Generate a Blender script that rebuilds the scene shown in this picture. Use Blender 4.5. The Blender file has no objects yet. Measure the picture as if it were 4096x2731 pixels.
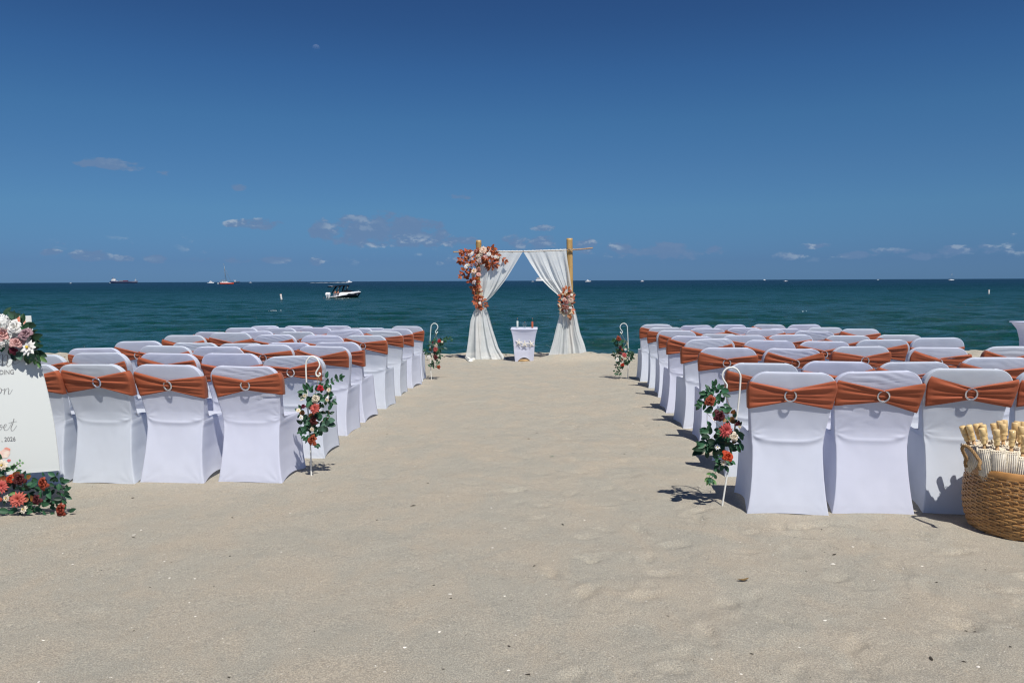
import bpy, math, random
import numpy as np
from mathutils import Vector, Matrix, Euler

# ------------------------------------------------------------------ camera, sky, sun, exposure
scene = bpy.context.scene
COL = scene.collection
R = math.radians
FPX, CX, CY = 3048.0, 2048.0, 1365.5          # focal length and centre in photograph pixels (4096 x 2731)
CAM = Vector((0, 0, 1.31))
cam_d = bpy.data.cameras.new('camera')
cam_d.sensor_width = 36.0
cam_d.lens = FPX / 4096 * 36.0
cam_d.clip_start, cam_d.clip_end = 0.05, 90000
cam = bpy.data.objects.new('camera', cam_d)
COL.objects.link(cam)
CROT = Matrix.Rotation(R(90 - 4.55), 3, 'X') @ Matrix.Rotation(R(-0.239), 3, 'Z')
cam.matrix_world = Matrix.Translation(CAM) @ CROT.to_4x4()
scene.camera = cam

SHIFT = Vector((-0.24, 0.57, -1.0))            # the way sunlight travels
sun_d = bpy.data.lights.new('sun', 'SUN')
sun_d.energy = 4.0
sun_d.angle = R(0.53)
sun_d.color = (1.0, 0.955, 0.89)
sun = bpy.data.objects.new('sun', sun_d)
COL.objects.link(sun)
sun.rotation_mode = 'QUATERNION'
sun.rotation_quaternion = SHIFT.to_track_quat('-Z', 'Y')
SUN_EL = math.atan2(1.0, math.hypot(SHIFT.x, SHIFT.y))
SUN_AZ = math.atan2(-SHIFT.x, -SHIFT.y)

vs = scene.view_settings
vs.view_transform = 'Standard'
vs.look = 'None'
vs.exposure = 0.35
vs.gamma = 1.0
vs.use_curve_mapping = False
scene.cycles.filter_width = 1.2
scene.cycles.sample_clamp_indirect = 4.0
scene.cycles.max_bounces = 8
scene.cycles.transparent_max_bounces = 24
scene.cycles.caustics_reflective = False
scene.cycles.caustics_refractive = False


def ray(px, py):
    return (CROT @ Vector(((px - CX) / FPX, -(py - CY) / FPX, -1.0))).normalized()


def at(px, py, Y):
    d = ray(px, py)
    return CAM + d * (Y / d.y)


class NT:
    """small helper to write node trees"""
    def __init__(self, tree):
        self.t = tree
        self.n = tree.nodes
        self.l = tree.links

    def node(self, kind, **kw):
        nd = self.n.new(kind)
        for k, v in kw.items():
            setattr(nd, k, v)
        return nd

    def put(self, sock, v):
        if isinstance(v, bpy.types.NodeSocket):
            self.l.new(v, sock)
        else:
            sock.default_value = v

    def math(self, op, a, b=0.0, c=0.0, clamp=False):
        nd = self.node('ShaderNodeMath', operation=op, use_clamp=clamp)
        self.put(nd.inputs[0], a)
        self.put(nd.inputs[1], b)
        self.put(nd.inputs[2], c)
        return nd.outputs[0]

    def mix(self, f, a, b, blend='MIX'):
        nd = self.node('ShaderNodeMix', data_type='RGBA', blend_type=blend)
        self.put(nd.inputs[0], f)
        self.put(nd.inputs[6], a if isinstance(a, bpy.types.NodeSocket) else (*a, 1))
        self.put(nd.inputs[7], b if isinstance(b, bpy.types.NodeSocket) else (*b, 1))
        return nd.outputs[2]

    def noise(self, vec, scale, detail=3.0, rough=0.5, dim='3D', dist=0.0):
        nd = self.node('ShaderNodeTexNoise', noise_dimensions=dim)
        if vec is not None:
            self.l.new(vec, nd.inputs['Vector'])
        nd.inputs['Scale'].default_value = scale
        nd.inputs['Detail'].default_value = detail
        nd.inputs['Roughness'].default_value = rough
        nd.inputs['Distortion'].default_value = dist
        return nd.outputs[0]

    def ramp(self, v, lo, hi, a=0.0, b=1.0, smooth=True):
        nd = self.node('ShaderNodeMapRange', interpolation_type='SMOOTHSTEP' if smooth else 'LINEAR')
        self.put(nd.inputs[0], v)
        for i, x in enumerate((lo, hi, a, b)):
            nd.inputs[1 + i].default_value = x
        return nd.outputs[0]

    def bump(self, h, strength, dist, normal=None):
        nd = self.node('ShaderNodeBump')
        nd.inputs['Strength'].default_value = strength
        nd.inputs['Distance'].default_value = dist
        self.l.new(h, nd.inputs['Height'])
        if normal is not None:
            self.l.new(normal, nd.inputs['Normal'])
        return nd.outputs[0]


def sky_world():
    w = bpy.data.worlds.new('World')
    scene.world = w
    w.use_nodes = True
    T = NT(w.node_tree)
    T.n.clear()
    sky = T.node('ShaderNodeTexSky', sky_type='NISHITA')
    sky.sun_disc = False
    sky.sun_elevation = SUN_EL
    sky.sun_rotation = SUN_AZ
    sky.altitude = 0.0
    sky.air_density = 1.0
    sky.dust_density = 0.15
    sky.ozone_density = 4.0
    # clouds as a function of direction only: low fair-weather cumulus over the sea
    tc = T.node('ShaderNodeTexCoord')
    nrm = T.node('ShaderNodeVectorMath', operation='NORMALIZE')
    T.l.new(tc.outputs['Generated'], nrm.inputs[0])
    sx = T.node('ShaderNodeSeparateXYZ')
    T.l.new(nrm.outputs[0], sx.inputs[0])
    az = T.math('ARCTAN2', sx.outputs[0], sx.outputs[1])
    el = T.math('ARCSINE', sx.outputs[2])
    # humid blue air: the clear-sky colour is tinted with height above the horizon, alike all round
    rp = T.node('ShaderNodeValToRGB')
    T.put(rp.inputs[0], T.math('MULTIPLY', el, 2.0, clamp=True))
    cr = rp.color_ramp
    while len(cr.elements) < len(SKY_TINT):
        cr.elements.new(0.5)
    for e, (p_, c_) in zip(cr.elements, SKY_TINT):
        e.position = p_
        e.color = (*c_, 1)
    col = T.mix(1.0, sky.outputs[0], rp.outputs[0], 'MULTIPLY')
    cmb = T.node('ShaderNodeCombineXYZ')
    T.put(cmb.inputs[0], T.math('MULTIPLY', az, 1.0))
    T.put(cmb.inputs[1], T.math('MULTIPLY', el, 1.9))
    v = cmb.outputs[0]
    n1 = T.noise(v, 34.0, 6.0, 0.60)
    n2 = T.noise(v, 9.0, 2.0, 0.5)
    field = None
    # (x, y, half width, half height, weight) in photograph pixels, each turned into a direction
    blobs = [(450, 658, 115, 16, 1.3), (655, 691, 28, 9, .55), (1020, 897, 95, 16, 1.3), (950, 750, 32, 9, .6),
             (1480, 920, 170, 46, 1.55), (1340, 930, 80, 28, 1.2), (1600, 925, 120, 42, 1.5), (1730, 940, 60, 36, 1.5),
             (1810, 965, 80, 16, 1.0), (1520, 970, 130, 16, .95), (2170, 911, 42, 10, .8), (1860, 785, 60, 8, .6),
             (2110, 970, 110, 22, .85), (2340, 985, 40, 22, 1.1), (2480, 1000, 90, 22, .85), (2690, 1005, 95, 30, 1.15), (2870, 1000, 45, 13, .9),
             (3240, 985, 70, 9, .9), (3160, 1020, 60, 14, .8), (3420, 1020, 80, 11, .8), (3560, 1004, 70, 11, .9), (3870, 1000, 110, 15, .95),
             (3700, 1025, 90, 12, .7), (360, 1025, 75, 17, 1.15), (210, 1012, 40, 11, .9), (490, 1033, 45, 11, .95), (620, 1035, 50, 12, .95),
             (950, 1043, 45, 11, .95), (1120, 1040, 65, 10, .95), (1250, 1048, 40, 11, .95), (790, 1040, 40, 11, .8), (260, 974, 30, 6, .5)]
    for (px, py, hw, hh, wt) in blobs:
        hw, hh, wt = hw * 1.15, hh * 1.2, wt * 1.12
        d = ray(px, py)
        a0, e0 = math.atan2(d.x, d.y), math.asin(d.z)
        k = math.hypot((px - CX) / FPX, 1.0)
        ra, re = hw / FPX / k / k * 1.25, hh / FPX / k * 1.5
        da = T.math('MULTIPLY_ADD', az, 1 / ra, -a0 / ra)
        de = T.math('MULTIPLY_ADD', el, 1 / re, -e0 / re)
        q = T.math('MULTIPLY_ADD', da, da, T.math('MULTIPLY', de, de))
        f = T.math('MULTIPLY', T.math('SUBTRACT', 1.0, q), wt, clamp=True)
        field = f if field is None else T.math('MAXIMUM', field, f)
    # a loose band of the same clouds all round the horizon
    band = T.math('MULTIPLY', T.ramp(el, 0.012, 0.03), T.ramp(el, 0.075, 0.04))
    band = T.math('MULTIPLY', band, T.ramp(n2, 0.5, 0.72, 0.0, 0.36))
    field = T.math('MAXIMUM', field, band)
    dens = T.ramp(T.math('ADD', T.math('MULTIPLY', field, 0.66), T.math('MULTIPLY_ADD', n1, 3.0, -1.0)), 0.68, 1.15)
    haze_up = T.ramp(el, 0.0, 0.05, 0.55, 1.0)
    dens = T.math('MULTIPLY', dens, haze_up)
    n3 = T.noise(v, 52.0, 4.0, 0.55)
    offs = T.node('ShaderNodeVectorMath', operation='ADD')
    T.l.new(v, offs.inputs[0])
    offs.inputs[1].default_value = (0.003, 0.011, 0)
    n1b = T.noise(offs.outputs[0], 34.0, 6.0, 0.60)
    lit = T.ramp(T.math('SUBTRACT', n1, n1b), 0.0, 0.16)
    lit = T.math('MULTIPLY', lit, T.ramp(n2, 0.45, 0.62, 0.05, 1.0))
    lit = T.math('MULTIPLY', lit, T.ramp(el, 0.075, 0.12, 1.0, 0.15))
    ccol = T.mix(lit, CLOUD_SHADE, CLOUD_LIT)
    dens = T.math('MULTIPLY', dens, T.ramp(field, 0.02, 0.30))
    cmix = T.math('MULTIPLY', dens, 0.88)
    bgc = T.mix(cmix, col, ccol)
    bg = T.node('ShaderNodeBackground')
    T.l.new(bgc, bg.inputs[0])
    bg.inputs[1].default_value = SKY_STR
    out = T.node('ShaderNodeOutputWorld')
    T.l.new(bg.outputs[0], out.inputs[0])


SKY_STR = 0.0565
SKY_TINT = [(0.0066, (0.193, 0.411, 0.956)), (0.0489, (0.206, 0.397, 0.863)), (0.1135, (0.263, 0.484, 0.847)), (0.1777, (0.314, 0.558, 0.847)), (0.2725, (0.336, 0.583, 0.842)), (0.3959, (0.332, 0.614, 0.855)), (0.5152, (0.294, 0.563, 0.837)), (0.6296, (0.263, 0.486, 0.753)), (0.72, (0.25, 0.451, 0.72))]
CLOUD_SHADE = (1.85, 3.15, 5.5)
CLOUD_LIT = (4.7, 5.9, 7.5)
sky_world()


# ------------------------------------------------------------------ shared helpers
def vnoise(x, y, seed=0):
    """smooth lattice noise in -1..1 (numpy arrays)"""
    xi, yi = np.floor(x).astype(np.int64), np.floor(y).astype(np.int64)
    xf, yf = x - xi, y - yi
    u, v = xf * xf * (3 - 2 * xf), yf * yf * (3 - 2 * yf)

    def h(a, b):
        n = (a * 374761393 + b * 668265263 + seed * 974634777) & 0x7fffffff
        n = ((n ^ (n >> 13)) * 1274126177) & 0x7fffffff
        return ((n ^ (n >> 16)) & 0xffff) / 32767.5 - 1.0
    return (h(xi, yi) * (1 - u) + h(xi + 1, yi) * u) * (1 - v) + (h(xi, yi + 1) * (1 - u) + h(xi + 1, yi + 1) * u) * v


def new_obj(name, data, parent=None, mw=None):
    o = bpy.data.objects.new(name, data)
    COL.objects.link(o)
    if parent is not None:
        o.parent = parent
    if mw is not None:
        o.matrix_basis = mw
    return o


def make_mesh(name, verts, faces, mat=None, smooth=True, mi=None):
    me = bpy.data.meshes.new(name)
    me.from_pydata([tuple(map(float, v)) for v in verts], [], [tuple(map(int, f)) for f in faces])
    mats = mat if isinstance(mat, (list, tuple)) else ([mat] if mat else [])
    for m in mats:
        me.materials.append(m)
    if mi is not None:
        me.polygons.foreach_set('material_index', mi)
    me.polygons.foreach_set('use_smooth', [bool(smooth)] * len(me.polygons))
    me.update()
    return me


def tag(o, label=None, cat=None, group=None, kind=None):
    if label:
        o['label'] = label
    if cat:
        o['category'] = cat
    if group:
        o['group'] = group
    if kind:
        o['kind'] = kind
    return o


def empty(name, loc, rz=0.0):
    o = bpy.data.objects.new(name, None)
    COL.objects.link(o)
    o.empty_display_size = 0.1
    o.location = loc
    o.rotation_euler = (0, 0, rz)
    return o


class MB:
    """collects shapes into one mesh"""
    def __init__(self):
        self.v, self.f, self.m = [], [], []
        self.cur = 0

    def add(self, v, f):
        b = len(self.v)
        self.v += [tuple(p) for p in v]
        self.f += [tuple(i + b for i in q) for q in f]
        self.m += [self.cur] * len(f)
        return self

    def box(self, c, s, rot=None, bev=0.0):
        hx, hy, hz = s[0] / 2, s[1] / 2, s[2] / 2
        if bev > 0:
            b = min(bev, hx * .9, hy * .9, hz * .9)
            pts = []
            for sx in (-1, 1):
                for sy in (-1, 1):
                    for sz in (-1, 1):
                        pts += [(sx * (hx - b), sy * (hy - b), sz * hz), (sx * (hx - b), sy * hy, sz * (hz - b)), (sx * hx, sy * (hy - b), sz * (hz - b))]
            def idx(sx, sy, sz, k):
                return (((sx > 0) * 2 + (sy > 0)) * 2 + (sz > 0)) * 3 + k
            F = []
            q = [(-1, -1), (1, -1), (1, 1), (-1, 1)]
            for s_ in (-1, 1):
                a = [idx(x, y, s_, 0) for x, y in q]; F.append(a if s_ > 0 else a[::-1])
                a = [idx(x, s_, z, 1) for x, z in q]; F.append(a[::-1] if s_ > 0 else a)
                a = [idx(s_, y, z, 2) for y, z in q]; F.append(a if s_ > 0 else a[::-1])
            for a in (-1, 1):
                for b_ in (-1, 1):
                    F.append([idx(-1, a, b_, 0), idx(1, a, b_, 0), idx(1, a, b_, 1), idx(-1, a, b_, 1)])
                    F.append([idx(a, -1, b_, 0), idx(a, 1, b_, 0), idx(a, 1, b_, 2), idx(a, -1, b_, 2)])
                    F.append([idx(a, b_, -1, 1), idx(a, b_, 1, 1), idx(a, b_, 1, 2), idx(a, b_, -1, 2)])
                    for c_ in (-1, 1):
                        F.append([idx(a, b_, c_, 0), idx(a, b_, c_, 1), idx(a, b_, c_, 2)])
        else:
            pts = [(x * hx, y * hy, z * hz) for x in (-1, 1) for y in (-1, 1) for z in (-1, 1)]
            F = [(0, 1, 3, 2), (4, 6, 7, 5), (0, 4, 5, 1), (2, 3, 7, 6), (0, 2, 6, 4), (1, 5, 7, 3)]
        G = []
        for q in F:
            a_, b_, c_ = Vector(pts[q[0]]), Vector(pts[q[1]]), Vector(pts[q[2]])
            G.append(tuple(q) if (b_ - a_).cross(c_ - a_).dot(sum((Vector(pts[i]) for i in q), Vector())) > 0 else tuple(q)[::-1])
        F = G
        out = []
        for p in pts:
            p = Vector(p)
            if rot is not None:
                p = rot @ p
            out.append((p.x + c[0], p.y + c[1], p.z + c[2]))
        return self.add(out, F)

    def tube(self, pts, r, n=8, caps=True, closed=False):
        pts = [Vector(p) for p in pts]
        m = len(pts)
        rr = r if isinstance(r, (list, tuple, np.ndarray)) else [r] * m
        V, F = [], []
        prev = None
        for i, p in enumerate(pts):
            a = pts[(i - 1) % m] if (closed or i > 0) else p
            b = pts[(i + 1) % m] if (closed or i < m - 1) else p
            t = (b - a)
            t = t.normalized() if t.length > 1e-9 else Vector((0, 0, 1))
            if prev is None:
                ref = Vector((0, 0, 1)) if abs(t.z) < .9 else Vector((1, 0, 0))
                u = t.cross(ref).normalized()
            else:
                u = prev - t * prev.dot(t)
                u = u.normalized() if u.length > 1e-6 else t.orthogonal().normalized()
            prev = u
            w = t.cross(u)
            for k in range(n):
                th = 2 * math.pi * k / n
                V.append(p + (u * math.cos(th) + w * math.sin(th)) * rr[i])
        for i in range(m if closed else m - 1):
            j = (i + 1) % m
            for k in range(n):
                k2 = (k + 1) % n
                F.append((i * n + k, i * n + k2, j * n + k2, j * n + k))
        if caps and not closed:
            F.append(tuple(range(n))[::-1])
            F.append(tuple((m - 1) * n + k for k in range(n)))
        return self.add(V, F)

    def lathe(self, prof, n=24, c=(0, 0, 0), rot=None, cap=True):
        V, F = [], []
        for (r, z) in prof:
            for k in range(n):
                th = 2 * math.pi * k / n
                p = Vector((r * math.cos(th), r * math.sin(th), z))
                if rot is not None:
                    p = rot @ p
                V.append((p.x + c[0], p.y + c[1], p.z + c[2]))
        m = len(prof)
        for i in range(m - 1):
            for k in range(n):
                k2 = (k + 1) % n
                F.append((i * n + k, i * n + k2, (i + 1) * n + k2, (i + 1) * n + k))
        if cap:
            F.append(tuple(range(n))[::-1])
            F.append(tuple((m - 1) * n + k for k in range(n)))
        return self.add(V, F)

    def grid(self, P, closed_u=False):
        """P: rows x cols x 3"""
        P = np.asarray(P)
        r, c = P.shape[:2]
        F = []
        for i in range(r - 1):
            for j in range(c if closed_u else c - 1):
                j2 = (j + 1) % c
                F.append((i * c + j, i * c + j2, (i + 1) * c + j2, (i + 1) * c + j))
        return self.add(P.reshape(-1, 3).tolist(), F)

    def mesh(self, name, mat, smooth=True):
        return make_mesh(name, self.v, self.f, mat, smooth, self.m)

    def build(self, name, mat, parent=None, smooth=True):
        return new_obj(name, self.mesh(name, mat, smooth), parent)


def pbr(name, color, rough=0.6, metal=0.0, spec=0.5, var=0.0, nscale=20.0, bump=0.0, bscale=80.0, bdist=0.002, rnd=0.0, trans=0.0, ior=1.45, sheen=0.0, coat=0.0, sss=0.0):
    m = bpy.data.materials.new(name)
    m.use_nodes = True
    T = NT(m.node_tree)
    b = T.n['Principled BSDF']
    tc = T.node('ShaderNodeTexCoord').outputs['Object']
    col = None
    if var > 0:
        f = T.noise(tc, nscale, 4.0, 0.6)
        col = T.mix(T.ramp(f, 0.3, 0.7), tuple(c * (1 - var) for c in color), tuple(min(1, c * (1 + var)) for c in color))
    if rnd > 0:
        oi = T.node('ShaderNodeObjectInfo').outputs['Random']
        hs = T.node('ShaderNodeHueSaturation')
        T.put(hs.inputs['Value'], T.ramp(oi, 0, 1, 1 - rnd, 1 + rnd, False))
        T.put(hs.inputs['Hue'], T.ramp(T.math('FRACT', T.math('MULTIPLY', oi, 7.31)), 0, 1, 0.5 - rnd * .05, 0.5 + rnd * .05, False))
        T.put(hs.inputs['Color'], col if col is not None else (*color, 1))
        col = hs.outputs[0]
    if col is not None:
        T.l.new(col, b.inputs['Base Color'])
    else:
        b.inputs['Base Color'].default_value = (*color, 1)
    b.inputs['Roughness'].default_value = rough
    b.inputs['Metallic'].default_value = metal
    b.inputs['Specular IOR Level'].default_value = spec
    b.inputs['IOR'].default_value = ior
    b.inputs['Transmission Weight'].default_value = trans
    b.inputs['Sheen Weight'].default_value = sheen
    b.inputs['Coat Weight'].default_value = coat
    if bump > 0:
        T.l.new(T.bump(T.noise(tc, bscale, 3.0, 0.6), bump, bdist), b.inputs['Normal'])
    return m


def leafy(name, color, back, rough=0.5, rnd=0.25, tr=0.25, vein=True):
    """thin leaf or petal: diffuse with a little light coming through"""
    m = bpy.data.materials.new(name)
    m.use_nodes = True
    T = NT(m.node_tree)
    b = T.n['Principled BSDF']
    out = T.n['Material Output']
    oi = T.node('ShaderNodeObjectInfo').outputs['Random']
    tc = T.node('ShaderNodeTexCoord').outputs['Object']
    nz = T.ramp(T.noise(tc, 60.0, 2.0, 0.5), 0.3, 0.7)
    c = T.mix(nz, color, back)
    hs = T.node('ShaderNodeHueSaturation')
    T.put(hs.inputs['Value'], T.ramp(oi, 0, 1, 1 - rnd, 1 + rnd, False))
    T.put(hs.inputs['Hue'], T.ramp(T.math('FRACT', T.math('MULTIPLY', oi, 5.17)), 0, 1, 0.49, 0.51, False))
    T.put(hs.inputs['Color'], c)
    T.l.new(hs.outputs[0], b.inputs['Base Color'])
    b.inputs['Roughness'].default_value = rough
    b.inputs['Specular IOR Level'].default_value = 0.35
    t = T.node('ShaderNodeBsdfTranslucent')
    T.l.new(hs.outputs[0], t.inputs[0])
    mx = T.node('ShaderNodeMixShader')
    mx.inputs[0].default_value = tr
    T.l.new(b.outputs[0], mx.inputs[1])
    T.l.new(t.outputs[0], mx.inputs[2])
    T.l.new(mx.outputs[0], out.inputs[0])
    return m


# ------------------------------------------------------------------ the setting: sand and sea
SLOPE = 0.0165
rng = np.random.default_rng(7)
_dn = 300
DIMP = []
for _ in range(_dn):                       # footprints and scuffs, thicker on the right of the aisle
    y = rng.uniform(2.3, 9.5)
    x = rng.uniform(-0.1, 1.0) * (0.72 * y) + (0.35 if y < 5 else 0.0)
    DIMP.append((x, y, rng.uniform(.045, .10), rng.uniform(.03, .055), rng.uniform(0, 3.14), rng.uniform(.005, .017)))
for _ in range(34):
    y = rng.uniform(2.3, 8.0)
    DIMP.append((rng.uniform(-0.6, 0.1) * y, y, rng.uniform(.08, .18), rng.uniform(.05, .09), rng.uniform(0, 3.14), rng.uniform(.002, .006)))
for _ in range(45):                        # hand marks raked in the sand in front of the right block
    DIMP.append((rng.uniform(1.55, 2.35), rng.uniform(3.75, 4.2), rng.uniform(.03, .07), .012, rng.uniform(1.0, 2.2), rng.uniform(.004, .010)))
BERM = 16.55


def ground(x, y, fine=True):
    """height of the sand at x, y (numpy)"""
    x = np.asarray(x, float); y = np.asarray(y, float)
    z = -SLOPE * y
    right = np.clip((x + 0.1 * y) / 2.0 + 0.4, 0.25, 1.0)
    z = z + 0.007 * vnoise(x / 1.9, y / 1.9, 1) + (0.007 * vnoise(x / .62 + .3 * y, y / .62, 2) + 0.0075 * vnoise(x / .25, y / .22, 3) + 0.0024 * vnoise(x / .085 + 2, y / .075, 8)) * right
    edge = np.clip((y - 14.2) / 1.8, 0, 1)
    z = z + edge * (0.05 * vnoise(x / .8, y / .5, 4) + 0.035 * vnoise(x / .25, y / .2, 5) + 0.018 * vnoise(x / .1, y / .09, 9))
    if fine:
        for (dx, dy, a, b, th, dep) in DIMP:
            m = (np.abs(x - dx) < 2.6 * a) & (np.abs(y - dy) < 2.6 * a)
            if not np.any(m):
                continue
            ca, sa = math.cos(th), math.sin(th)
            u = ((x[m] - dx) * ca + (y[m] - dy) * sa) / a
            v = (-(x[m] - dx) * sa + (y[m] - dy) * ca) / b
            q = u * u + v * v
            w_ = 1 + .6 * vnoise(x[m] * 20, y[m] * 20, 31)
            z[m] = z[m] - dep * .85 * w_ * np.exp(-q ** 1.5) + dep * 0.35 * w_ * np.exp(-(np.sqrt(q) - 1.35) ** 2 * 9.0) * (v > -.2)
        # sand heaped round the foot of the right curtain
        for (hx, hy, hr, hz) in ((1.02, 14.82, .42, .12), (1.57, 14.87, .4, .13), (0.60, 14.78, .3, .05), (-0.5, 14.7, .5, .03)):
            q = ((x - hx) ** 2 + ((y - hy) * 1.3) ** 2) / hr ** 2
            z = z + hz * np.exp(-q * 1.4)
    d = y - (BERM + 0.25 * vnoise(x / 2.2, 0 * x + 3.3, 6))
    dd = np.clip(d, 0, None)
    z = z - np.where(d > 0, 0.115 * dd + 0.02 * np.minimum(dd, 2.0) ** 2, 0)
    return z


def gz(x, y):
    return float(ground(np.array([x]), np.array([y]))[0])


def on_ground(px, py, h=0.0):
    """point at height h above the mean sand slope under a photograph pixel"""
    d = ray(px, py)
    t = (h - CAM.z) / (d.z + SLOPE * d.y)
    return CAM + d * t


SEA_Z = -2.3


def sand_material():
    m = bpy.data.materials.new('sand')
    m.use_nodes = True
    T = NT(m.node_tree)
    b = T.n['Principled BSDF']
    tc = T.node('ShaderNodeTexCoord').outputs['Object']
    mp = T.node('ShaderNodeMapping')
    T.l.new(tc, mp.inputs[0])
    mp.inputs['Scale'].default_value = (1.0, 0.75, 1.0)
    mp.inputs['Rotation'].default_value = (0, 0, 0.6)
    p = mp.outputs[0]
    patch = T.ramp(T.noise(p, 2.8, 6.0, 0.62, dist=0.5), 0.36, 0.66)
    patch2 = T.ramp(T.noise(p, 6.0, 4.0, 0.6), 0.35, 0.68)
    fine = T.mix(patch2, SAND_GREY, SAND_GREY2)
    grain = T.mix(patch2, SAND_WARM, SAND_WARM2)
    c = T.mix(patch, fine, grain)
    g1 = T.noise(tc, 190.0, 3.0, 0.75)
    g2 = T.noise(tc, 90.0, 2.0, 0.6)
    g3 = T.noise(tc, 420.0, 1.0, 0.6)
    c = T.mix(T.ramp(g1, 0.40, 0.66), T.mix(1.0, c, (0.72, 0.71, 0.70), 'MULTIPLY'), T.mix(1.0, c, (1.28, 1.23, 1.15), 'MULTIPLY'))
    c = T.mix(T.ramp(g3, 0.55, 0.72), c, T.mix(1.0, c, (1.26, 1.16, 1.04), 'MULTIPLY'))
    c = T.mix(T.ramp(g2, 0.56, 0.75, 0.0, 0.6), c, T.mix(1.0, c, (0.74, 0.70, 0.66), 'MULTIPLY'))
    vo = T.node('ShaderNodeTexVoronoi')
    T.l.new(tc, vo.inputs['Vector'])
    vo.inputs['Scale'].default_value = 75.0
    sel = T.node('ShaderNodeSeparateColor')
    T.l.new(vo.outputs['Color'], sel.inputs[0])
    near = T.ramp(vo.outputs['Distance'], 0.14, 0.30, 1.0, 0.0)
    white = T.math('MULTIPLY', near, T.ramp(sel.outputs[0], 0.955, 0.965))
    dark = T.math('MULTIPLY', near, T.ramp(sel.outputs[1], 0.972, 0.98))
    c = T.mix(T.math('MULTIPLY', white, 0.75), c, (0.72, 0.68, 0.60))
    c = T.mix(T.math('MULTIPLY', dark, 0.7), c, (0.09, 0.075, 0.06))
    T.l.new(c, b.inputs['Base Color'])
    b.inputs['Roughness'].default_value = 0.95
    b.inputs['Specular IOR Level'].default_value = 0.15
    h = T.math('ADD', T.math('MULTIPLY', T.noise(p, 5.0, 5.0, 0.60), 1.0), T.math('MULTIPLY', T.noise(tc, 55.0, 4.0, 0.7), 0.10))
    n = T.bump(h, 0.75, 0.034)
    n = T.bump(g1, 1.0, 0.006, n)
    T.l.new(n, b.inputs['Normal'])
    return m


SAND_GREY, SAND_GREY2 = (0.378, 0.371, 0.328), (0.400, 0.388, 0.340)
SAND_WARM, SAND_WARM2 = (0.434, 0.397, 0.332), (0.420, 0.392, 0.335)


def build_sand():
    ys = [-6.0, -3.0, -1.0, 0.0, 0.8, 1.4]
    y = 1.9
    while y < 17.5:
        ys.append(y)
        y += max(0.011, y * 0.0046)
    while y < 62:
        ys.append(y)
        y *= 1.02
    ys = np.array(ys)
    u = np.linspace(-1, 1, 560)
    Y = np.repeat(ys[:, None], len(u), 1)
    au = np.abs(u)
    fan = np.sign(u) * np.where(au <= .94, .80 * au / .94, .80 + (au - .94) / .06 * 2.2)
    X = fan[None, :] * (np.clip(Y, 0, None) + 2.6)
    Z = ground(X.ravel(), Y.ravel()).reshape(X.shape)
    P = np.stack([X, Y, Z], -1)
    me = grid_mesh('beach', P, sand_material())
    o = new_obj('beach', me)
    tag(o, kind='structure')
    return o


def grid_mesh(name, P, mat):
    r, c = P.shape[:2]
    idx = np.arange(r * c).reshape(r, c)
    q = np.stack([idx[:-1, :-1], idx[:-1, 1:], idx[1:, 1:], idx[1:, :-1]], -1).reshape(-1, 4)
    me = bpy.data.meshes.new(name)
    me.vertices.add(r * c)
    me.vertices.foreach_set('co', P.reshape(-1).astype(np.float32))
    me.loops.add(len(q) * 4)
    me.loops.foreach_set('vertex_index', q.reshape(-1).astype(np.int32))
    me.polygons.add(len(q))
    me.polygons.foreach_set('loop_start', np.arange(0, len(q) * 4, 4, dtype=np.int32))
    me.polygons.foreach_set('use_smooth', np.ones(len(q), dtype=bool))
    me.materials.append(mat)
    me.update(calc_edges=True)
    me.validate()
    return me


def water_material():
    m = bpy.data.materials.new('sea_water')
    m.use_nodes = True
    T = NT(m.node_tree)
    b = T.n['Principled BSDF']
    tc = T.node('ShaderNodeTexCoord').outputs['Object']
    sp = T.node('ShaderNodeSeparateXYZ')
    T.l.new(tc, sp.inputs[0])
    y = sp.outputs[1]
    mp = T.node('ShaderNodeMapping')
    T.l.new(tc, mp.inputs[0])
    mp.inputs['Scale'].default_value = (0.5, 1.0, 1.0)
    p = mp.outputs[0]
    # shallow green water over sand, deeper and bluer further out
    pn = T.noise(p, 0.05, 3.0, 0.55)
    deep = T.ramp(T.math('ADD', T.math('LOGARITHM', y, 10.0), T.math('MULTIPLY', T.math('SUBTRACT', pn, 0.5), 0.7)), 1.55, 2.9)
    c = T.mix(deep, SEA_NEAR, SEA_MID)
    c = T.mix(T.ramp(T.math('LOGARITHM', y, 10.0), 2.05, 3.1), c, SEA_FAR)
    T.l.new(c, b.inputs['Base Color'])
    far = T.ramp(T.math('LOGARITHM', y, 10.0), 1.6, 2.6)
    T.put(b.inputs['Roughness'], T.ramp(far, 0, 1, 0.08, 0.30, False))
    b.inputs['IOR'].default_value = 1.33
    T.put(b.inputs['Specular IOR Level'], T.ramp(far, 0, 1, 0.46, 0.03, False))
    h = T.math('ADD', T.noise(p, 0.8, 5.0, 0.72), T.math('MULTIPLY', T.noise(p, 3.5, 4.0, 0.7), 0.35))
    T.l.new(T.bump(h, 1.0, 0.60), b.inputs['Normal'])
    return m


SEA_NEAR, SEA_MID, SEA_FAR = (0.004, 0.045, 0.036), (0.003, 0.038, 0.045), (0.0025, 0.019, 0.039)
SEA_SPEC = 0.25


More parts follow.
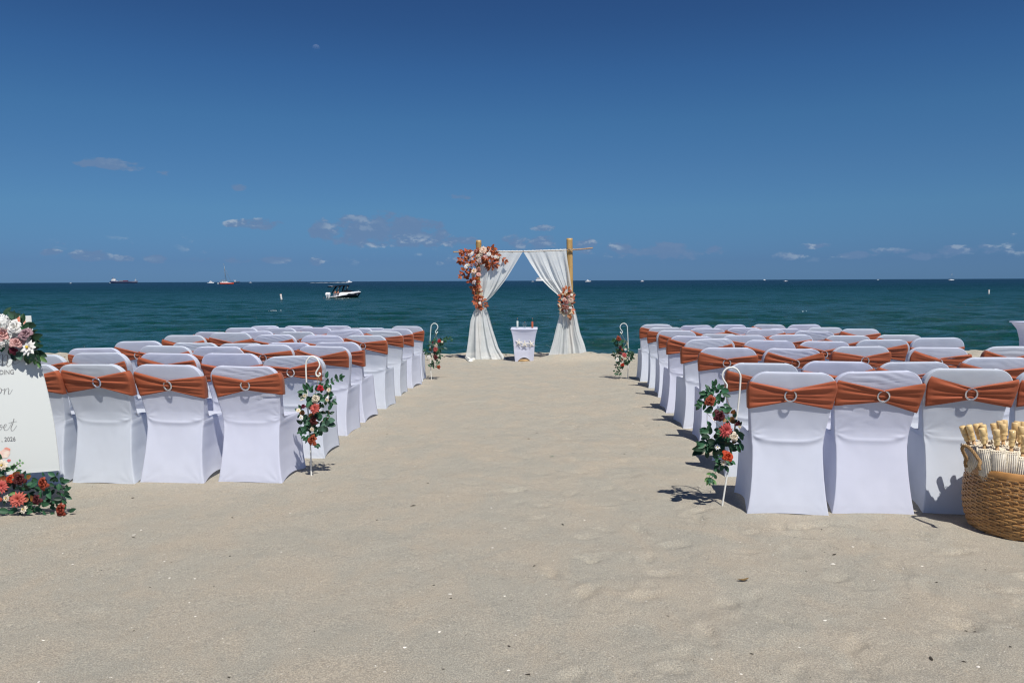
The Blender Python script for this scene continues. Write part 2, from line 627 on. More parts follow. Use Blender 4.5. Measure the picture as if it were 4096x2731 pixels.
def build_sea():
    ys = [24.0]
    while ys[-1] < 900:
        ys.append(ys[-1] * 1.0042)
    while ys[-1] < 60000:
        ys.append(ys[-1] * 1.12)
    ys = np.array(ys)
    u = np.linspace(-1, 1, 600)
    Y = np.repeat(ys[:, None], len(u), 1)
    au = np.abs(u)
    fan = np.sign(u) * np.where(au <= .93, .80 * au / .93, .80 + (au - .93) / .07 * 2.4)
    X = fan[None, :] * (Y + 7)
    step = np.maximum(0.0042 * Y, (1.6 * Y + 12) / 600)
    Z = np.zeros_like(Y)
    g = np.random.default_rng(11)
    for k in range(52):
        lam = 0.7 * (13 / 0.7) ** g.random()
        th = g.normal(-math.pi / 2 + 0.18, 0.42)
        ph = g.uniform(0, 6.283)
        kx, ky = math.cos(th) * 6.283 / lam, math.sin(th) * 6.283 / lam
        slope = 0.036 if lam < 5 else 0.022
        a = slope * lam / 6.283
        wgt = np.clip(lam / (2.6 * step) - 1.0, 0, 1)
        ph2 = kx * X + ky * Y + ph + 1.5 * vnoise(X / (lam * 5), Y / (lam * 4), k)
        Z += wgt * a * (np.sin(ph2) + 0.25 * np.cos(2 * ph2))
    Z *= 0.75 + 0.45 * vnoise(X / 40, Y / 25, 77)
    P = np.stack([X, Y, SEA_Z + Z], -1)
    me = grid_mesh('sea', P, water_material())
    o = new_obj('sea', me)
    tag(o, kind='structure')
    return o


build_sand()
build_sea()


# ------------------------------------------------------------------ chairs in stretch covers
def fabric(name, color, rough=0.75, sheen=0.1, weave=900.0, rnd=0.0, tr=0.0):
    m = bpy.data.materials.new(name)
    m.use_nodes = True
    T = NT(m.node_tree)
    b = T.n['Principled BSDF']
    tc = T.node('ShaderNodeTexCoord').outputs['Object']
    c = T.mix(T.ramp(T.noise(tc, 7.0, 3.0, 0.55), 0.3, 0.7), tuple(x * 0.97 for x in color), color)
    if rnd:
        oi = T.node('ShaderNodeObjectInfo').outputs['Random']
        c = T.mix(T.ramp(oi, 0.1, 0.9), c, T.mix(1.0, c, (0.97, 1.0, 0.945), 'MULTIPLY'))
        hs = T.node('ShaderNodeHueSaturation')
        T.put(hs.inputs['Value'], T.ramp(T.math('FRACT', T.math('MULTIPLY', oi, 3.7)), 0, 1, 1 - rnd, 1 + rnd * .4, False))
        T.put(hs.inputs['Color'], c)
        c = hs.outputs[0]
    T.l.new(c, b.inputs['Base Color'])
    b.inputs['Roughness'].default_value = rough
    b.inputs['Specular IOR Level'].default_value = 0.25
    b.inputs['Sheen Weight'].default_value = sheen
    T.l.new(T.bump(T.noise(tc, weave, 1.0, 0.5), 0.05, 0.0005), b.inputs['Normal'])
    if tr > 0:                                   # thin stretch cloth lets daylight through
        t = T.node('ShaderNodeBsdfTranslucent')
        T.l.new(c, t.inputs[0])
        mx = T.node('ShaderNodeMixShader')
        mx.inputs[0].default_value = tr
        T.l.new(b.outputs[0], mx.inputs[1])
        T.l.new(t.outputs[0], mx.inputs[2])
        T.l.new(mx.outputs[0], T.n['Material Output'].inputs[0])
    return m


M_COVER = fabric('white_stretch_fabric', (0.78, 0.81, 0.945), rnd=0.03, tr=0.32)
M_SASH = fabric('rust_stretch_fabric', (0.405, 0.108, 0.053), rough=0.6, sheen=0.05, rnd=0.03)
M_CRYSTAL = pbr('rhinestone_silver', (0.86, 0.86, 0.87), rough=0.22, metal=0.85, var=0.2, nscale=300)

CH_TOP = 0.845
# key levels: rear z, front z, rear half width, front half width, rear y, front y, side bow, front bow
_K = [(0.000, 0.000, .235, .219, .000, .478, .018, .024),
      (0.050, 0.050, .226, .213, .004, .474, .019, .024),
      (0.120, 0.120, .216, .207, .014, .468, .018, .022),
      (0.220, 0.220, .207, .203, .030, .463, .018, .022),
      (0.320, 0.320, .203, .202, .048, .459, .010, .012),
      (0.390, 0.400, .203, .202, .060, .456, .004, .004),
      (0.415, 0.435, .207, .203, .064, .452, .001, .001),
      (0.428, 0.448, .208, .202, .066, .440, .0, .0),
      (0.440, 0.454, .209, .198, .067, .400, .0, .0),
      (0.455, 0.456, .211, .200, .066, .300, .0, .0),
      (0.475, 0.458, .213, .206, .064, .200, .0, .0),
      (0.500, 0.464, .216, .212, .060, .140, .0, .0),
      (0.530, 0.520, .220, .220, .053, .112, .0, .0),
      (0.600, 0.600, .229, .229, .036, .088, .0, .0),
      (0.660, 0.660, .237, .237, .018, .068, .0, .0),
      (0.710, 0.710, .243, .243, .000, .049, .0, .0),
      (0.745, 0.745, .246, .246, -.013, .035, .0, .0)]
_t = np.linspace(0, 1, 12)[1:]
for s_ in _t:
    a_ = s_ * math.pi / 2
    zz_ = .745 + .100 * math.sin(a_)
    _K.append((zz_, zz_, .140 + .106 * math.cos(a_), .140 + .106 * math.cos(a_),
               -.013 - .30 * (zz_ - .745) + .013 * s_ ** 8, .035 - .33 * (zz_ - .745) - .012 * s_ ** 8, 0, 0))
_K = np.array(_K)


def chair_levels():
    out = []
    for i in range(len(_K) - 1):
        n = 5 if i < 5 else (3 if i < 16 else 1)
        for j in range(n):
            out.append(_K[i] * (1 - j / n) + _K[i + 1] * (j / n))
    out.append(_K[-1])
    return np.array(out)


LV = chair_levels()
_bk = _K[12:]


def back_at(z):
    """half width, rear y, front y of the backrest at height z"""
    z = np.clip(z, _bk[0, 0], _bk[-1, 0])
    return (np.interp(z, _bk[:, 0], _bk[:, 2]), np.interp(z, _bk[:, 0], _bk[:, 4]), np.interp(z, _bk[:, 0], _bk[:, 5]))


def cosp(n):
    """n points in 0..1 bunched at the ends"""
    t = np.linspace(0, 1, n)
    return 0.55 * t + 0.45 * (0.5 - 0.5 * np.cos(np.pi * t))


def cover_mesh(k):
    g = np.random.default_rng(100 + k)
    NR, NS = 40, 14
    tr, tsd = cosp(NR), cosp(NS)
    rows = []
    hem = g.uniform(-.004, .012); hems = g.uniform(.008, .045); hemf = g.uniform(.03, .07)
    sag = g.uniform(.4, 1.0); tw = g.normal(0, .006)
    diag = g.choice([0.05, 0.3, 0.7, 1.3]); dside = g.choice([-1, 1]); dl = g.uniform(.035, .055)
    topf = g.choice([0.05, 0.15, 0.3, 1.1, 0.8]); tph = g.uniform(0, 6.28); tsl = g.uniform(-.35, .35)
    fan = g.uniform(.2, 1.0); fold = g.uniform(.45, 1.3); fside = g.choice([-1, 1])
    for (zr, zf, wr, wf, yr, yf, bs, bf) in LV:
        ring = []
        # rear side, left to right
        x = -wr + 2 * wr * tr
        ring.append(np.stack([x, np.full(NR, yr), np.full(NR, zr)], -1)[:-1])
        y = yr + (yf - yr) * tsd
        bow = bs * np.sin(np.pi * tsd)
        ring.append(np.stack([wr + (wf - wr) * tsd - bow, y, zr + (zf - zr) * tsd], -1)[:-1])
        x = wf - 2 * wf * tr
        ring.append(np.stack([x, yf - bf * np.sin(np.pi * tr), np.full(NR, zf)], -1)[:-1])
        y = yf + (yr - yf) * tsd
        ring.append(np.stack([-(wf + (wr - wf) * tsd - bow), y, zf + (zr - zf) * tsd], -1)[:-1])
        rows.append(np.concatenate(ring))
    P = np.array(rows)
    n1, n2 = NR - 1, NS - 1
    rear = slice(0, n1); right = slice(n1, n1 + n2); front = slice(n1 + n2, 2 * n1 + n2); left = slice(2 * n1 + n2, 2 * n1 + 2 * n2)
    # hem pulled up between the feet
    lift = np.exp(-P[:, :, 2] / .10)
    s = np.sin(np.pi * tr[:-1]) ; ss = np.sin(np.pi * tsd[:-1])
    P[:, rear, 2] += lift[:, rear] * hem * s
    P[:, right, 2] += lift[:, right] * hems * ss
    P[:, left, 2] += lift[:, left] * hems * ss
    P[:, front, 2] += lift[:, front] * hemf * s
    X, Y, Z = P[:, rear, 0].copy(), P[:, rear, 1].copy(), P[:, rear, 2].copy()
    ax = np.abs(X) / .21
    inn = np.clip(1.0 - ax ** 4, 0, 1)
    # roll of the back panel above the seat
    zfold = 0.428 + 0.030 * np.clip(ax, 0, 1) ** 3
    q = Z - zfold
    roll = np.where(q > 0, np.exp(-np.clip(q, 0, 1) / .055), np.exp(-(q / .020) ** 2)) * (Z < .66)
    corner = np.exp(-((X - fside * .155) / .03) ** 2 - ((Z - .447) / .012) ** 2)
    dY = -0.0085 * fold * roll * np.clip(1.15 - ax ** 6, 0, 1) - .004 * corner
    # lower panel drawn in between the feet
    dY += 0.016 * sag * np.sin(np.pi * np.clip(Z / .42, 0, 1)) * np.cos(np.clip(ax, 0, 1) * 1.57)
    # fan of pulls from the feet
    for sx in (-1, 1):
        r0 = np.hypot((X - sx * .22), Z)
        an = np.arctan2(Z, -sx * (X - sx * .22))
        dY -= .0028 * fan * np.sin(an * 11 + tph) * np.exp(-r0 / .10) * (Z < .4)
    # slanting folds under the sash on one side
    if diag:
        u = (Z - .585) + dside * X * -.28
        w = np.exp(-(u / .060) ** 2) * np.clip((dside * X + .06) / .22, 0, 1)
        dY -= diag * .0075 * np.sin(u / dl * 6.283 + 1.3 * vnoise(X * 9, Z * 9, k)) * w
    # creases gathered towards the seat corners
    for sx in (-1, 1):
        r0 = np.hypot((X - sx * .215), (Z - .47))
        an = np.arctan2(Z - .47, -sx * (X - sx * .215))
        dY -= (.0032 if sx == dside else .0015) * np.sin(an * 9 + tph * 2) * np.exp(-r0 / .055) * np.clip(r0 / .03, 0, 1)
    # slack above the sash
    if topf:
        u = Z - tsl * X * (1 + X * 2) - .10 * X * X
        w = np.exp(-((Z - .795) / .032) ** 2) * np.clip(1.1 - (np.abs(X) / .22) ** 3, 0, 1)
        dY -= topf * .0042 * np.sin(u / .034 * 6.283 + tph + 2.6 * vnoise(X * 7 + 3, Z * 12, k + 50)) * w
        P[:, :, 2] += (topf * .006 * np.sin(P[:, :, 0] * 9 + tph)) * np.clip((P[:, :, 2] - .80) / .045, 0, 1)
    dY -= .0030 * vnoise(X * 6, Z * 4, k + 9) * inn
    dY -= .0012 * vnoise(X * 20, Z * 14, k + 19) * inn
    P[:, rear, 1] = Y + dY
    P[:, :, 0] += tw * (P[:, :, 2] / .8) * 3
    for sl, sg in ((right, 1), (left, -1)):                     # soft pulls on the side panels
        yy, zz = P[:, sl, 1], P[:, sl, 2]
        P[:, sl, 0] += sg * .0035 * vnoise(yy * 9 + 5, zz * 6, k + 30 + sg) * np.sin(np.pi * np.clip(yy / .45, 0, 1)) * (zz < .44)
    mb = MB()
    mb.grid(P, closed_u=True)
    r, c = P.shape[:2]
    b = (r - 1) * c
    F = []                                                       # close the top with a strip of quads
    for j in range(n1):
        a0, a1 = b + j, b + j + 1
        b0 = b + (2 * n1 + n2 - j) % c; b1 = b + (2 * n1 + n2 - j - 1) % c
        F.append((a1, a0, b0, b1))
    mb.f += F
    mb.m += [0] * len(F)
    return mb.mesh('chair_cover', M_COVER)


def sash_mesh(k):
    g = np.random.default_rng(300 + k)
    zc = .706 + g.normal(0, .010)
    hL, hR = g.uniform(.076, .092), g.uniform(.076, .092)
    dL, dR = g.uniform(-.026, .014), g.uniform(-.026, .014)
    ring_x = g.normal(0, .016)
    NV = 22
    v = np.linspace(-1, 1, NV)
    cols = []
    sr = np.concatenate([-np.linspace(1, 0, 26) ** 0.9, np.linspace(0, 1, 26)[1:] ** 0.9])
    ph = [g.uniform(0, 6.28) for _ in range(4)]
    for s in sr:
        a = abs(s)
        h = (.035 + ((hR if s > 0 else hL) - .035) * (a ** .9))
        mid = zc + ((dR if s > 0 else dL) + .008) * a ** 1.1
        zz = np.clip(mid + v * h, .58, .832)
        w, yr, yf = back_at(zz)
        pin = math.exp(-(a / .16) ** 2)
        pl = np.zeros(NV)
        for j, fr in enumerate((2.2, 3.7, 5.6)):
            pl += np.cos(v * fr * math.pi * (1 + .15 * s) + ph[j] + 1.6 * s) / (1.5 + j * .5)
        pl = pl * .0068 * (1 - a) ** .55 * (0.30 + a ** .5)
        edge = np.clip((1 - np.abs(v)) / .12, 0, 1) ** .5
        off = (.0060 + .004 * pin + pl) * edge + .0005
        hemr = .0022 * np.exp(-((np.abs(v) - .93) / .05) ** 2)
        x = s * (w + .0045) + ring_x * (1 - a)
        cols.append(np.stack([x, yr - off - hemr - .0015 * (a < .93), zz], -1))
    dL += .008; dR += .008
    def side(sgn, hh, dd):
        for t in (.3, .65):
            zz = np.clip(zc + dd + v * hh, .58, .832)
            w, yr, yf = back_at(zz)
            cols.append(np.stack([sgn * (w + .006), yr + (yf - yr) * t, zz], -1))
    side(1, hR, dR)
    for s in np.linspace(1, -1, 15):
        hh = hR * (s + 1) / 2 + hL * (1 - s) / 2
        dd = dR * (s + 1) / 2 + dL * (1 - s) / 2
        zz = np.clip(zc + dd + v * hh, .58, .832)
        w, yr, yf = back_at(zz)
        cols.append(np.stack([s * (w + .0045), yf + .006, zz], -1))
    for t in (.65, .3):
        zz = np.clip(zc + dL + v * hL, .58, .832)
        w, yr, yf = back_at(zz)
        cols.append(np.stack([-(w + .006), yr + (yf - yr) * t, zz], -1))
    P = np.array(cols).transpose(1, 0, 2)
    mb = MB()
    mb.grid(P, closed_u=True)
    me = mb.mesh('sash', M_SASH)
    w, yr, yf = back_at(np.array([zc]))
    return me, Vector((ring_x, float(yr[0]) - .0145, zc))


def buckle_mesh():
    mb = MB()
    N, R0, r0 = 40, .0315, .0042
    mb.tube([(R0 * math.cos(t), 0, R0 * math.sin(t)) for t in np.linspace(0, 2 * math.pi, N, endpoint=False)], r0, 8, closed=True)
    for rr, n in ((R0 - .0030, 30), (R0 + .0030, 34)):
        for i in range(n):
            t = 2 * math.pi * i / n
            c = Vector((rr * math.cos(t), -.0032, rr * math.sin(t)))
            q = .0030
            V = [c + Vector(d) * q for d in ((1, 0, 0), (-1, 0, 0), (0, 0, 1), (0, 0, -1), (0, -1.1, 0), (0, .6, 0))]
            mb.add(V, [(0, 2, 4), (2, 1, 4), (1, 3, 4), (3, 0, 4)])
    return mb.mesh('buckle', M_CRYSTAL, smooth=False)


COVERS = [cover_mesh(k) for k in range(22)]
SASHES = [sash_mesh(k) for k in range(26)]
BUCKLE = buckle_mesh()
ORD = ['first', 'second', 'third', 'fourth', 'fifth', 'sixth', 'seventh', 'eighth']
# chairs of each row seen from behind, from the aisle outwards: (x, y) of the middle of the top edge in the photograph
LEFT = [[(985, 1462), (668, 1457), (390, 1453), (108, 1457)],
        [(1173, 1423), (925, 1411), (664, 1412), (400, 1409), (142, 1416)],
        [(1282, 1383), (1068, 1377), (867, 1385), (655, 1382), (385, 1391)],
        [(1365, 1367), (1165, 1369), (972, 1372), (787, 1369), (562, 1363)],
        [(1460, 1341), (1288, 1341), (1095, 1338), (922, 1329), (734, 1340)],
        [(1528, 1324), (1370, 1319), (1183, 1326), (1021, 1324), (845, 1326)],
        [(1583, 1315), (1424, 1311), (1269, 1309), (1125, 1311), (973, 1310)],
        [(1627, 1304), (1480, 1310), (1345, 1303), (1199, 1303), (1053, 1304)]]
RIGHT = [[(3165, 1486), (3512, 1480), (3885, 1471), (4260, 1478)],
         [(3041, 1449), (3346, 1443), (3655, 1445), (3985, 1428)],
         [(2912, 1389), (3177, 1392), (3450, 1384), (3760, 1389), (4055, 1386)],
         [(2833, 1355), (3076, 1360), (3288, 1363), (3524, 1357), (3752, 1349)],
         [(2754, 1342), (2974, 1340), (3158, 1338), (3388, 1341), (3598, 1338)],
         [(2710, 1321), (2884, 1335), (3064, 1316), (3258, 1322), (3440, 1315)],
         [(2665, 1309), (2826, 1312), (2967, 1310), (3137, 1312), (3298, 1309)],
         [(2625, 1297), (2774, 1300), (2914, 1297), (3070, 1297), (3216, 1297)]]
LROW = [5.24, 6.02, 6.98, 7.76, 8.64, 9.76, 10.66, 11.45]
RROW = [4.40, 5.36, 6.50, 7.30, 8.22, 9.44, 10.45, 11.26]
crng = np.random.default_rng(5)
CHAIRS = []
_n = 0
for block, rows, depth in (('left', LEFT, LROW), ('right', RIGHT, RROW)):
    for ri, row in enumerate(rows):
        for ci, (px, py) in enumerate(row):
            Y0 = depth[ri]
            # depth at which a chair of normal height would reach this line of sight
            d = ray(px, py)
            t = (CH_TOP - CAM.z) / (d.z + SLOPE * d.y)
            wy = 0.0 if ri < 3 else .15
            Y = min(max(wy * (CAM.y + d.y * t) + (1 - wy) * Y0, Y0 - .12), Y0 + .12)
            p = at(px, py, Y)
            zg = float(np.mean(ground(p.x + np.linspace(-.22, .22, 7), np.full(7, Y))))
            sz = min(max((p.z - zg + .006) / CH_TOP, .93), 1.09)
            o = empty('chair', (p.x, Y, zg - .006), R(-4.5 + crng.normal(0, 2.8)))
            o.rotation_euler.x, o.rotation_euler.y = R(crng.normal(0, .9)), R(crng.normal(0, .8))
            o.scale = (1, 1, sz)
            seat = 'on the aisle' if ci == 0 else ORD[ci] + ' from aisle'
            rowname = 'row nearest the camera' if ri == 0 else (ORD[ri] + ' row from camera' if ri < 7 else 'row nearest the sea')
            tag(o, 'white covered chair with rust sash, ' + block + ' block, ' + rowname + ', ' + seat, 'chair', block + ' block of wedding chairs')
            ck, sk = (_n * 5 + ri) % len(COVERS), (_n * 3 + ci) % len(SASHES)
            new_obj('cover', COVERS[ck], o)
            me, rp = SASHES[sk]
            s = new_obj('sash', me, o)
            bk = new_obj('buckle', BUCKLE, s)
            bk.location = rp
            bk.rotation_euler = (R(crng.uniform(2, 12)), R(crng.uniform(0, 60)), R(crng.normal(0, 4)))
            CHAIRS.append(o)
            _n += 1


# ------------------------------------------------------------------ blooms and leaves
def petal(mb, base_r, tip_r, z0, z1, ang, halfw, curl=0.0, cup=0.0, n=4, m=5, point=0.0, twist=0.0):
    """a petal growing outwards from the axis, cupped round it"""
    rows = []
    for i in range(m):
        v = i / (m - 1)
        r = base_r + (tip_r - base_r) * v
        z = z0 + (z1 - z0) * (v ** 0.8) - curl * max(0, v - .6) ** 2 * 6
        wv = halfw * (math.sin(math.pi * (0.16 + 0.74 * v)) if not point else math.sin(math.pi * min(1, .12 + .86 * v)) ** .8)
        if i == m - 1:
            wv = max(wv * (1 - point), .04)
        row = []
        for j in range(n):
            u = -1 + 2 * j / (n - 1)
            a = ang + twist * v + u * wv
            rr = r * (1 - cup * u * u)
            row.append((rr * math.cos(a), rr * math.sin(a), z - (.06 * u * u * tip_r if curl else 0)))
        rows.append(row)
    mb.grid(np.array(rows))


def rose_mesh(name, mat, seed, opened=1.0):
    g = random.Random(seed)
    mb = MB()
    n = 17
    for k in range(n):
        q = k / (n - 1)
        ang = k * 2.39996 + g.uniform(-.2, .2)
        r0 = .02 + .30 * q
        r1 = (.10 + .90 * q ** .85) * (1 + g.uniform(-.06, .06))
        zb = -.30 * q
        zt = .62 - .52 * q ** 1.3 * opened
        petal(mb, r0, r1, zb, zt, ang, .95 - .35 * q, curl=.10 + .42 * q, cup=.02, n=5, m=5)
    mb.lathe([(.02, -.5), (.32, -.34), (.45, -.2)], 8, cap=False)
    return mb.mesh(name, mat)


def dahlia_mesh(name, mat, seed, layers=(6, 9, 12, 14), heart=None):
    g = random.Random(seed)
    mb = MB()
    L = len(layers)
    for li, n in enumerate(layers):
        q = (li + 1) / L
        for k in range(n):
            ang = 2 * math.pi * (k + .5 * (li % 2)) / n + g.uniform(-.06, .06)
            r1 = (.28 + .74 * q) * (1 + g.uniform(-.08, .08))
            petal(mb, .05, r1, -.12, .52 * (1 - q) + .04, ang, 1.15 * 3.3 / n, curl=.10, cup=.05, n=3, m=4, point=.55)
    if heart is not None:
        mb.cur = 1
        mb.lathe([(.02, .34), (.12, .31), (.17, .22), (.14, .1)], 8)
    return mb.mesh(name, [mat, heart] if heart is not None else mat)


def hydrangea_mesh(name, mat, seed):
    g = random.Random(seed)
    mb = MB()
    for k in range(34):
        t = k * 2.39996
        zz = 1 - (k + .5) / 34 * 1.1
        rr = math.sqrt(max(0, 1 - zz * zz))
        c = Vector((rr * math.cos(t), rr * math.sin(t), zz)) * .8
        M = Vector((0, 0, 1)).rotation_difference(c).to_matrix() @ Matrix.Rotation(g.uniform(0, 3), 3, 'Z')
        for j in range(4):
            sub = MB()
            petal(sub, .01, .26, 0, .04, j * math.pi / 2, .62, n=3, m=3)
            mb.add([c + M @ Vector(v) for v in sub.v], sub.f)
    return mb.mesh(name, mat)


def leaf_mesh(name, mat, width=.5, lobes=0, curve=.12):
    """a leaf one unit long along +Y with a folded midrib, thin but solid"""
    N = 9
    rows = []
    for i in range(N):
        t = i / (N - 1)
        w = width * .5 * math.sin(math.pi * min(1, t ** .8 * .98 + .02)) ** .75 if not lobes else width * .5 * (math.sin(math.pi * min(1, t * .97 + .03)) ** .6) * (1 + .42 * math.cos(t * math.pi * 2 * lobes))
        z = -curve * t * t
        rows.append([(-w, t, z + w * .30), (-w * .5, t - .015, z + w * .10), (0, t, z), (w * .5, t - .015, z + w * .10), (w, t, z + w * .30)])
    mb = MB()
    mb.grid(np.array(rows))
    me = mb.mesh(name, mat)
    return me


def maple_mesh(name, mat):
    mb = MB()
    pts = [(0, 0), (.10, .12), (.42, .06), (.30, .24), (.60, .44), (.34, .46), (.36, .64), (.17, .60), (0, 1.0)]
    V = [(x, y, -.10 * y * y + .14 * abs(x)) for x, y in pts] + [(-x, y, -.10 * y * y + .14 * abs(x)) for x, y in pts[1:-1]]
    V.append((0, .38, 0))
    n = len(pts)
    c = len(V) - 1
    rim = list(range(n)) + list(range(len(V) - 2, n - 1, -1))
    mb.add(V, [(c, rim[i], rim[(i + 1) % len(rim)]) for i in range(len(rim))])
    return mb.mesh(name, mat, smooth=False)


PET = {}
for nm, c in dict(rust=(0.30, 0.066, 0.024), burgundy=(0.085, 0.010, 0.012), coral=(0.50, 0.095, 0.085), red=(0.44, 0.022, 0.010), cream=(0.74, 0.66, 0.53),
                  plum=(0.11, 0.008, 0.022), white=(0.82, 0.81, 0.78), blush=(0.66, 0.40, 0.36), dusty=(0.42, 0.18, 0.155), mauve=(0.34, 0.21, 0.23),
                  pale=(0.66, 0.55, 0.52), peach=(0.76, 0.58, 0.46), orange=(0.48, 0.10, 0.02)).items():
    c = tuple(x * .88 for x in c)
    PET[nm] = leafy(nm + '_petals', c, tuple(min(1, x * 1.22 + .01) for x in c), rough=.65, rnd=.10, tr=.18)
M_HEART = pbr('yellow_flower_heart', (0.60, 0.42, 0.05), rough=.8)
ROSE = {k: [rose_mesh('rose', PET[k], 10 + i, 1.0 - .18 * i) for i in range(2)] for k in PET}
DAHL = {k: dahlia_mesh('dahlia', PET[k], 3) for k in PET}
DAIS = {k: dahlia_mesh('daisy', PET[k], 5, (7, 9), M_HEART) for k in ('white', 'cream', 'peach')}
HYDR = hydrangea_mesh('hydrangea', PET['white'], 9)
L_GREEN = leafy('green_leaves', (0.022, 0.085, 0.040), (0.040, 0.125, 0.060), rnd=.30, tr=.14)
L_DARK = leafy('dark_green_leaves', (0.010, 0.036, 0.018), (0.020, 0.058, 0.028), rnd=.35, tr=.10)
L_EUC = leafy('eucalyptus_leaves', (0.055, 0.120, 0.085), (0.075, 0.150, 0.100), rnd=.2, tr=.14)
L_LIGHT = leafy('light_green_leaves', (0.10, 0.22, 0.07), (0.14, 0.26, 0.09), rnd=.2, tr=.2)
L_RUST = leafy('rust_leaves', (0.36, 0.085, 0.032), (0.46, 0.135, 0.058), rnd=.32, tr=.25)
L_TAN = leafy('tan_leaves', (0.62, 0.48, 0.30), (0.70, 0.58, 0.40), rnd=.15, tr=.2)
L_BROWN = leafy('brown_leaves', (0.20, 0.075, 0.022), (0.24, 0.10, 0.03), rnd=.2, tr=.15)
LEAF = {'green': leaf_mesh('leaf', L_GREEN, .58), 'dark': leaf_mesh('leaf', L_DARK, .56), 'euc': leaf_mesh('leaf', L_EUC, .82, 0, .05), 'light': leaf_mesh('leaf', L_LIGHT, .5),
        'rust': leaf_mesh('leaf', L_RUST, .62, 0, .22), 'rustm': maple_mesh('leaf', L_RUST), 'tan': maple_mesh('leaf', L_TAN), 'brown': leaf_mesh('leaf', L_BROWN, .85, 0, .05),
        'cream': leaf_mesh('leaf', PET['cream'], .5, 0, .2)}
M_STEM = pbr('green_stem', (0.06, 0.09, 0.03), rough=.7)
M_TWIG = pbr('brown_stem', (0.10, 0.05, 0.025), rough=.7)
M_GOLD = pbr('gold_wire', (0.62, 0.45, 0.25), rough=.35, metal=.8)


def orient(dirv, up):
    """matrix whose +Y is dirv and +Z is close to up"""
    y = Vector(dirv).normalized()
    x = y.cross(Vector(up))
    x = x.normalized() if x.length > 1e-5 else y.orthogonal().normalized()
    z = x.cross(y)
    return Matrix((x, y, z)).transposed()


class Bouquet:
    """blooms and leaves placed in metres round a root; positions come from photograph pixels at a known depth"""
    def __init__(self, name, label, cat, px, py, Y, seed, group=None):
        self.Y = Y
        self.k = Y / FPX
        self.org = at(px, py, Y)
        self.o = empty(name, self.org)
        tag(self.o, label, cat, group)
        self.g = random.Random(seed)

    def loc(self, px, py, dy=0.0):
        return at(px, py, self.Y + dy) - self.org

    def bloom(self, px, py, r, kind, col, dy=0.0, tilt=None):
        g = self.g
        me = {'rose': lambda: ROSE[col][g.randrange(2)], 'dahlia': lambda: DAHL[col], 'daisy': lambda: DAIS[col], 'hydrangea': lambda: HYDR}[kind]()
        b = new_obj(kind, me, self.o)
        if tilt is None:
            tilt = (g.uniform(-.45, .45), g.uniform(-.05, .55))
        f = Vector((tilt[0], -1, tilt[1])).normalized()
        M = Vector((0, 0, 1)).rotation_difference(f).to_matrix().to_4x4() @ Matrix.Rotation(g.uniform(0, 6.28), 4, 'Z')
        rr = r * self.k
        b.matrix_basis = Matrix.Translation(self.loc(px, py, dy - .35 * rr)) @ M @ Matrix.Scale(rr, 4)

    def leaf(self, px, py, ln, deg, kind, dy=0.0, depth_dir=None):
        """deg: direction in the picture, 0 right, 90 up"""
        g = self.g
        a = R(deg)
        d = Vector((math.cos(a), depth_dir if depth_dir is not None else g.uniform(-.7, .35), math.sin(a)))
        up = Vector((g.uniform(-.5, .5), -1.0, g.uniform(-.1, .9)))
        L = ln * self.k
        b = new_obj('leaf', LEAF[kind], self.o)
        b.matrix_basis = Matrix.Translation(self.loc(px, py, dy)) @ orient(d, up).to_4x4() @ Matrix.Scale(L, 4)

    def vine(self, pts, ln, kind, every=1, dy=0.0, stem=M_STEM, w=.0016):
        P = [self.loc(x, y, dy + self.g.uniform(-.01, .01)) for x, y in pts]
        MB().tube(P, w, 5).build('stem', stem, self.o)
        for i in range(0, len(pts), every):
            x, y = pts[i]
            j = min(i + 1, len(pts) - 1); i0 = max(0, j - 1)
            ang = math.degrees(math.atan2(-(pts[j][1] - pts[i0][1]), pts[j][0] - pts[i0][0]))
            for sgn in (-1, 1):
                self.leaf(x, y, ln * self.g.uniform(.75, 1.15), ang + sgn * self.g.uniform(35, 70), kind, dy)
        self.leaf(pts[-1][0], pts[-1][1], ln, ang, kind, dy)

    def fill(self, cx, cy, rx, ry, n, ln, kinds, dy=0.02, out=.75):
        g = self.g
        for i in range(n):
            t = i * 2.39996 + g.uniform(-.4, .4)
            q = math.sqrt((i + .5) / n)
            x, y = cx + rx * q * math.cos(t), cy + ry * q * math.sin(t)
            ang = math.degrees(math.atan2(-(y - cy), x - cx)) + g.uniform(-60, 60)
            self.leaf(x, y, ln * g.uniform(.7, 1.2), ang, g.choice(kinds), dy + g.uniform(-.03, .035))


def crop(x0, y0, s):
    return lambda x, y: (x0 + x / s, y0 + y / s)


# ------------------------------------------------------------------ shepherd hooks with hanging flowers
M_HOOK = pbr('white_painted_iron', (0.78, 0.78, 0.74), rough=.35, spec=.5, var=.04, nscale=40)


def spline(pts, n=8):
    """Catmull-Rom through 2D or 3D points"""
    P = [Vector(p) for p in pts]
    out = []
    for i in range(len(P) - 1):
        a, b, c, d = P[max(0, i - 1)], P[i], P[i + 1], P[min(len(P) - 1, i + 2)]
        for j in range(n):
            t = j / n
            out.append(.5 * ((2 * b) + (c - a) * t + (2 * a - 5 * b + 4 * c - d) * t * t + (3 * b - a - 3 * c + d) * t ** 3))
    out.append(P[-1])
    return out


def hook(label, base, pts):
    """base: pixel where the stake meets the sand; pts: pixels along the rod upwards"""
    p0 = on_ground(*base)
    Y = p0.y
    root = empty('shepherd_hook', (p0.x, Y, gz(p0.x, Y)))
    tag(root, label, 'garden hook', 'white hooks along the aisle')
    L = [at(x, y, Y) - root.location for x, y in pts]
    low = L[0] + (L[0] - L[1]).normalized() * .10
    L = [low] + L
    rod = spline(L, 6)
    MB().tube(rod, .0058, 8).build('rod', M_HOOK, root)
    j = len(pts) // 4
    return Y


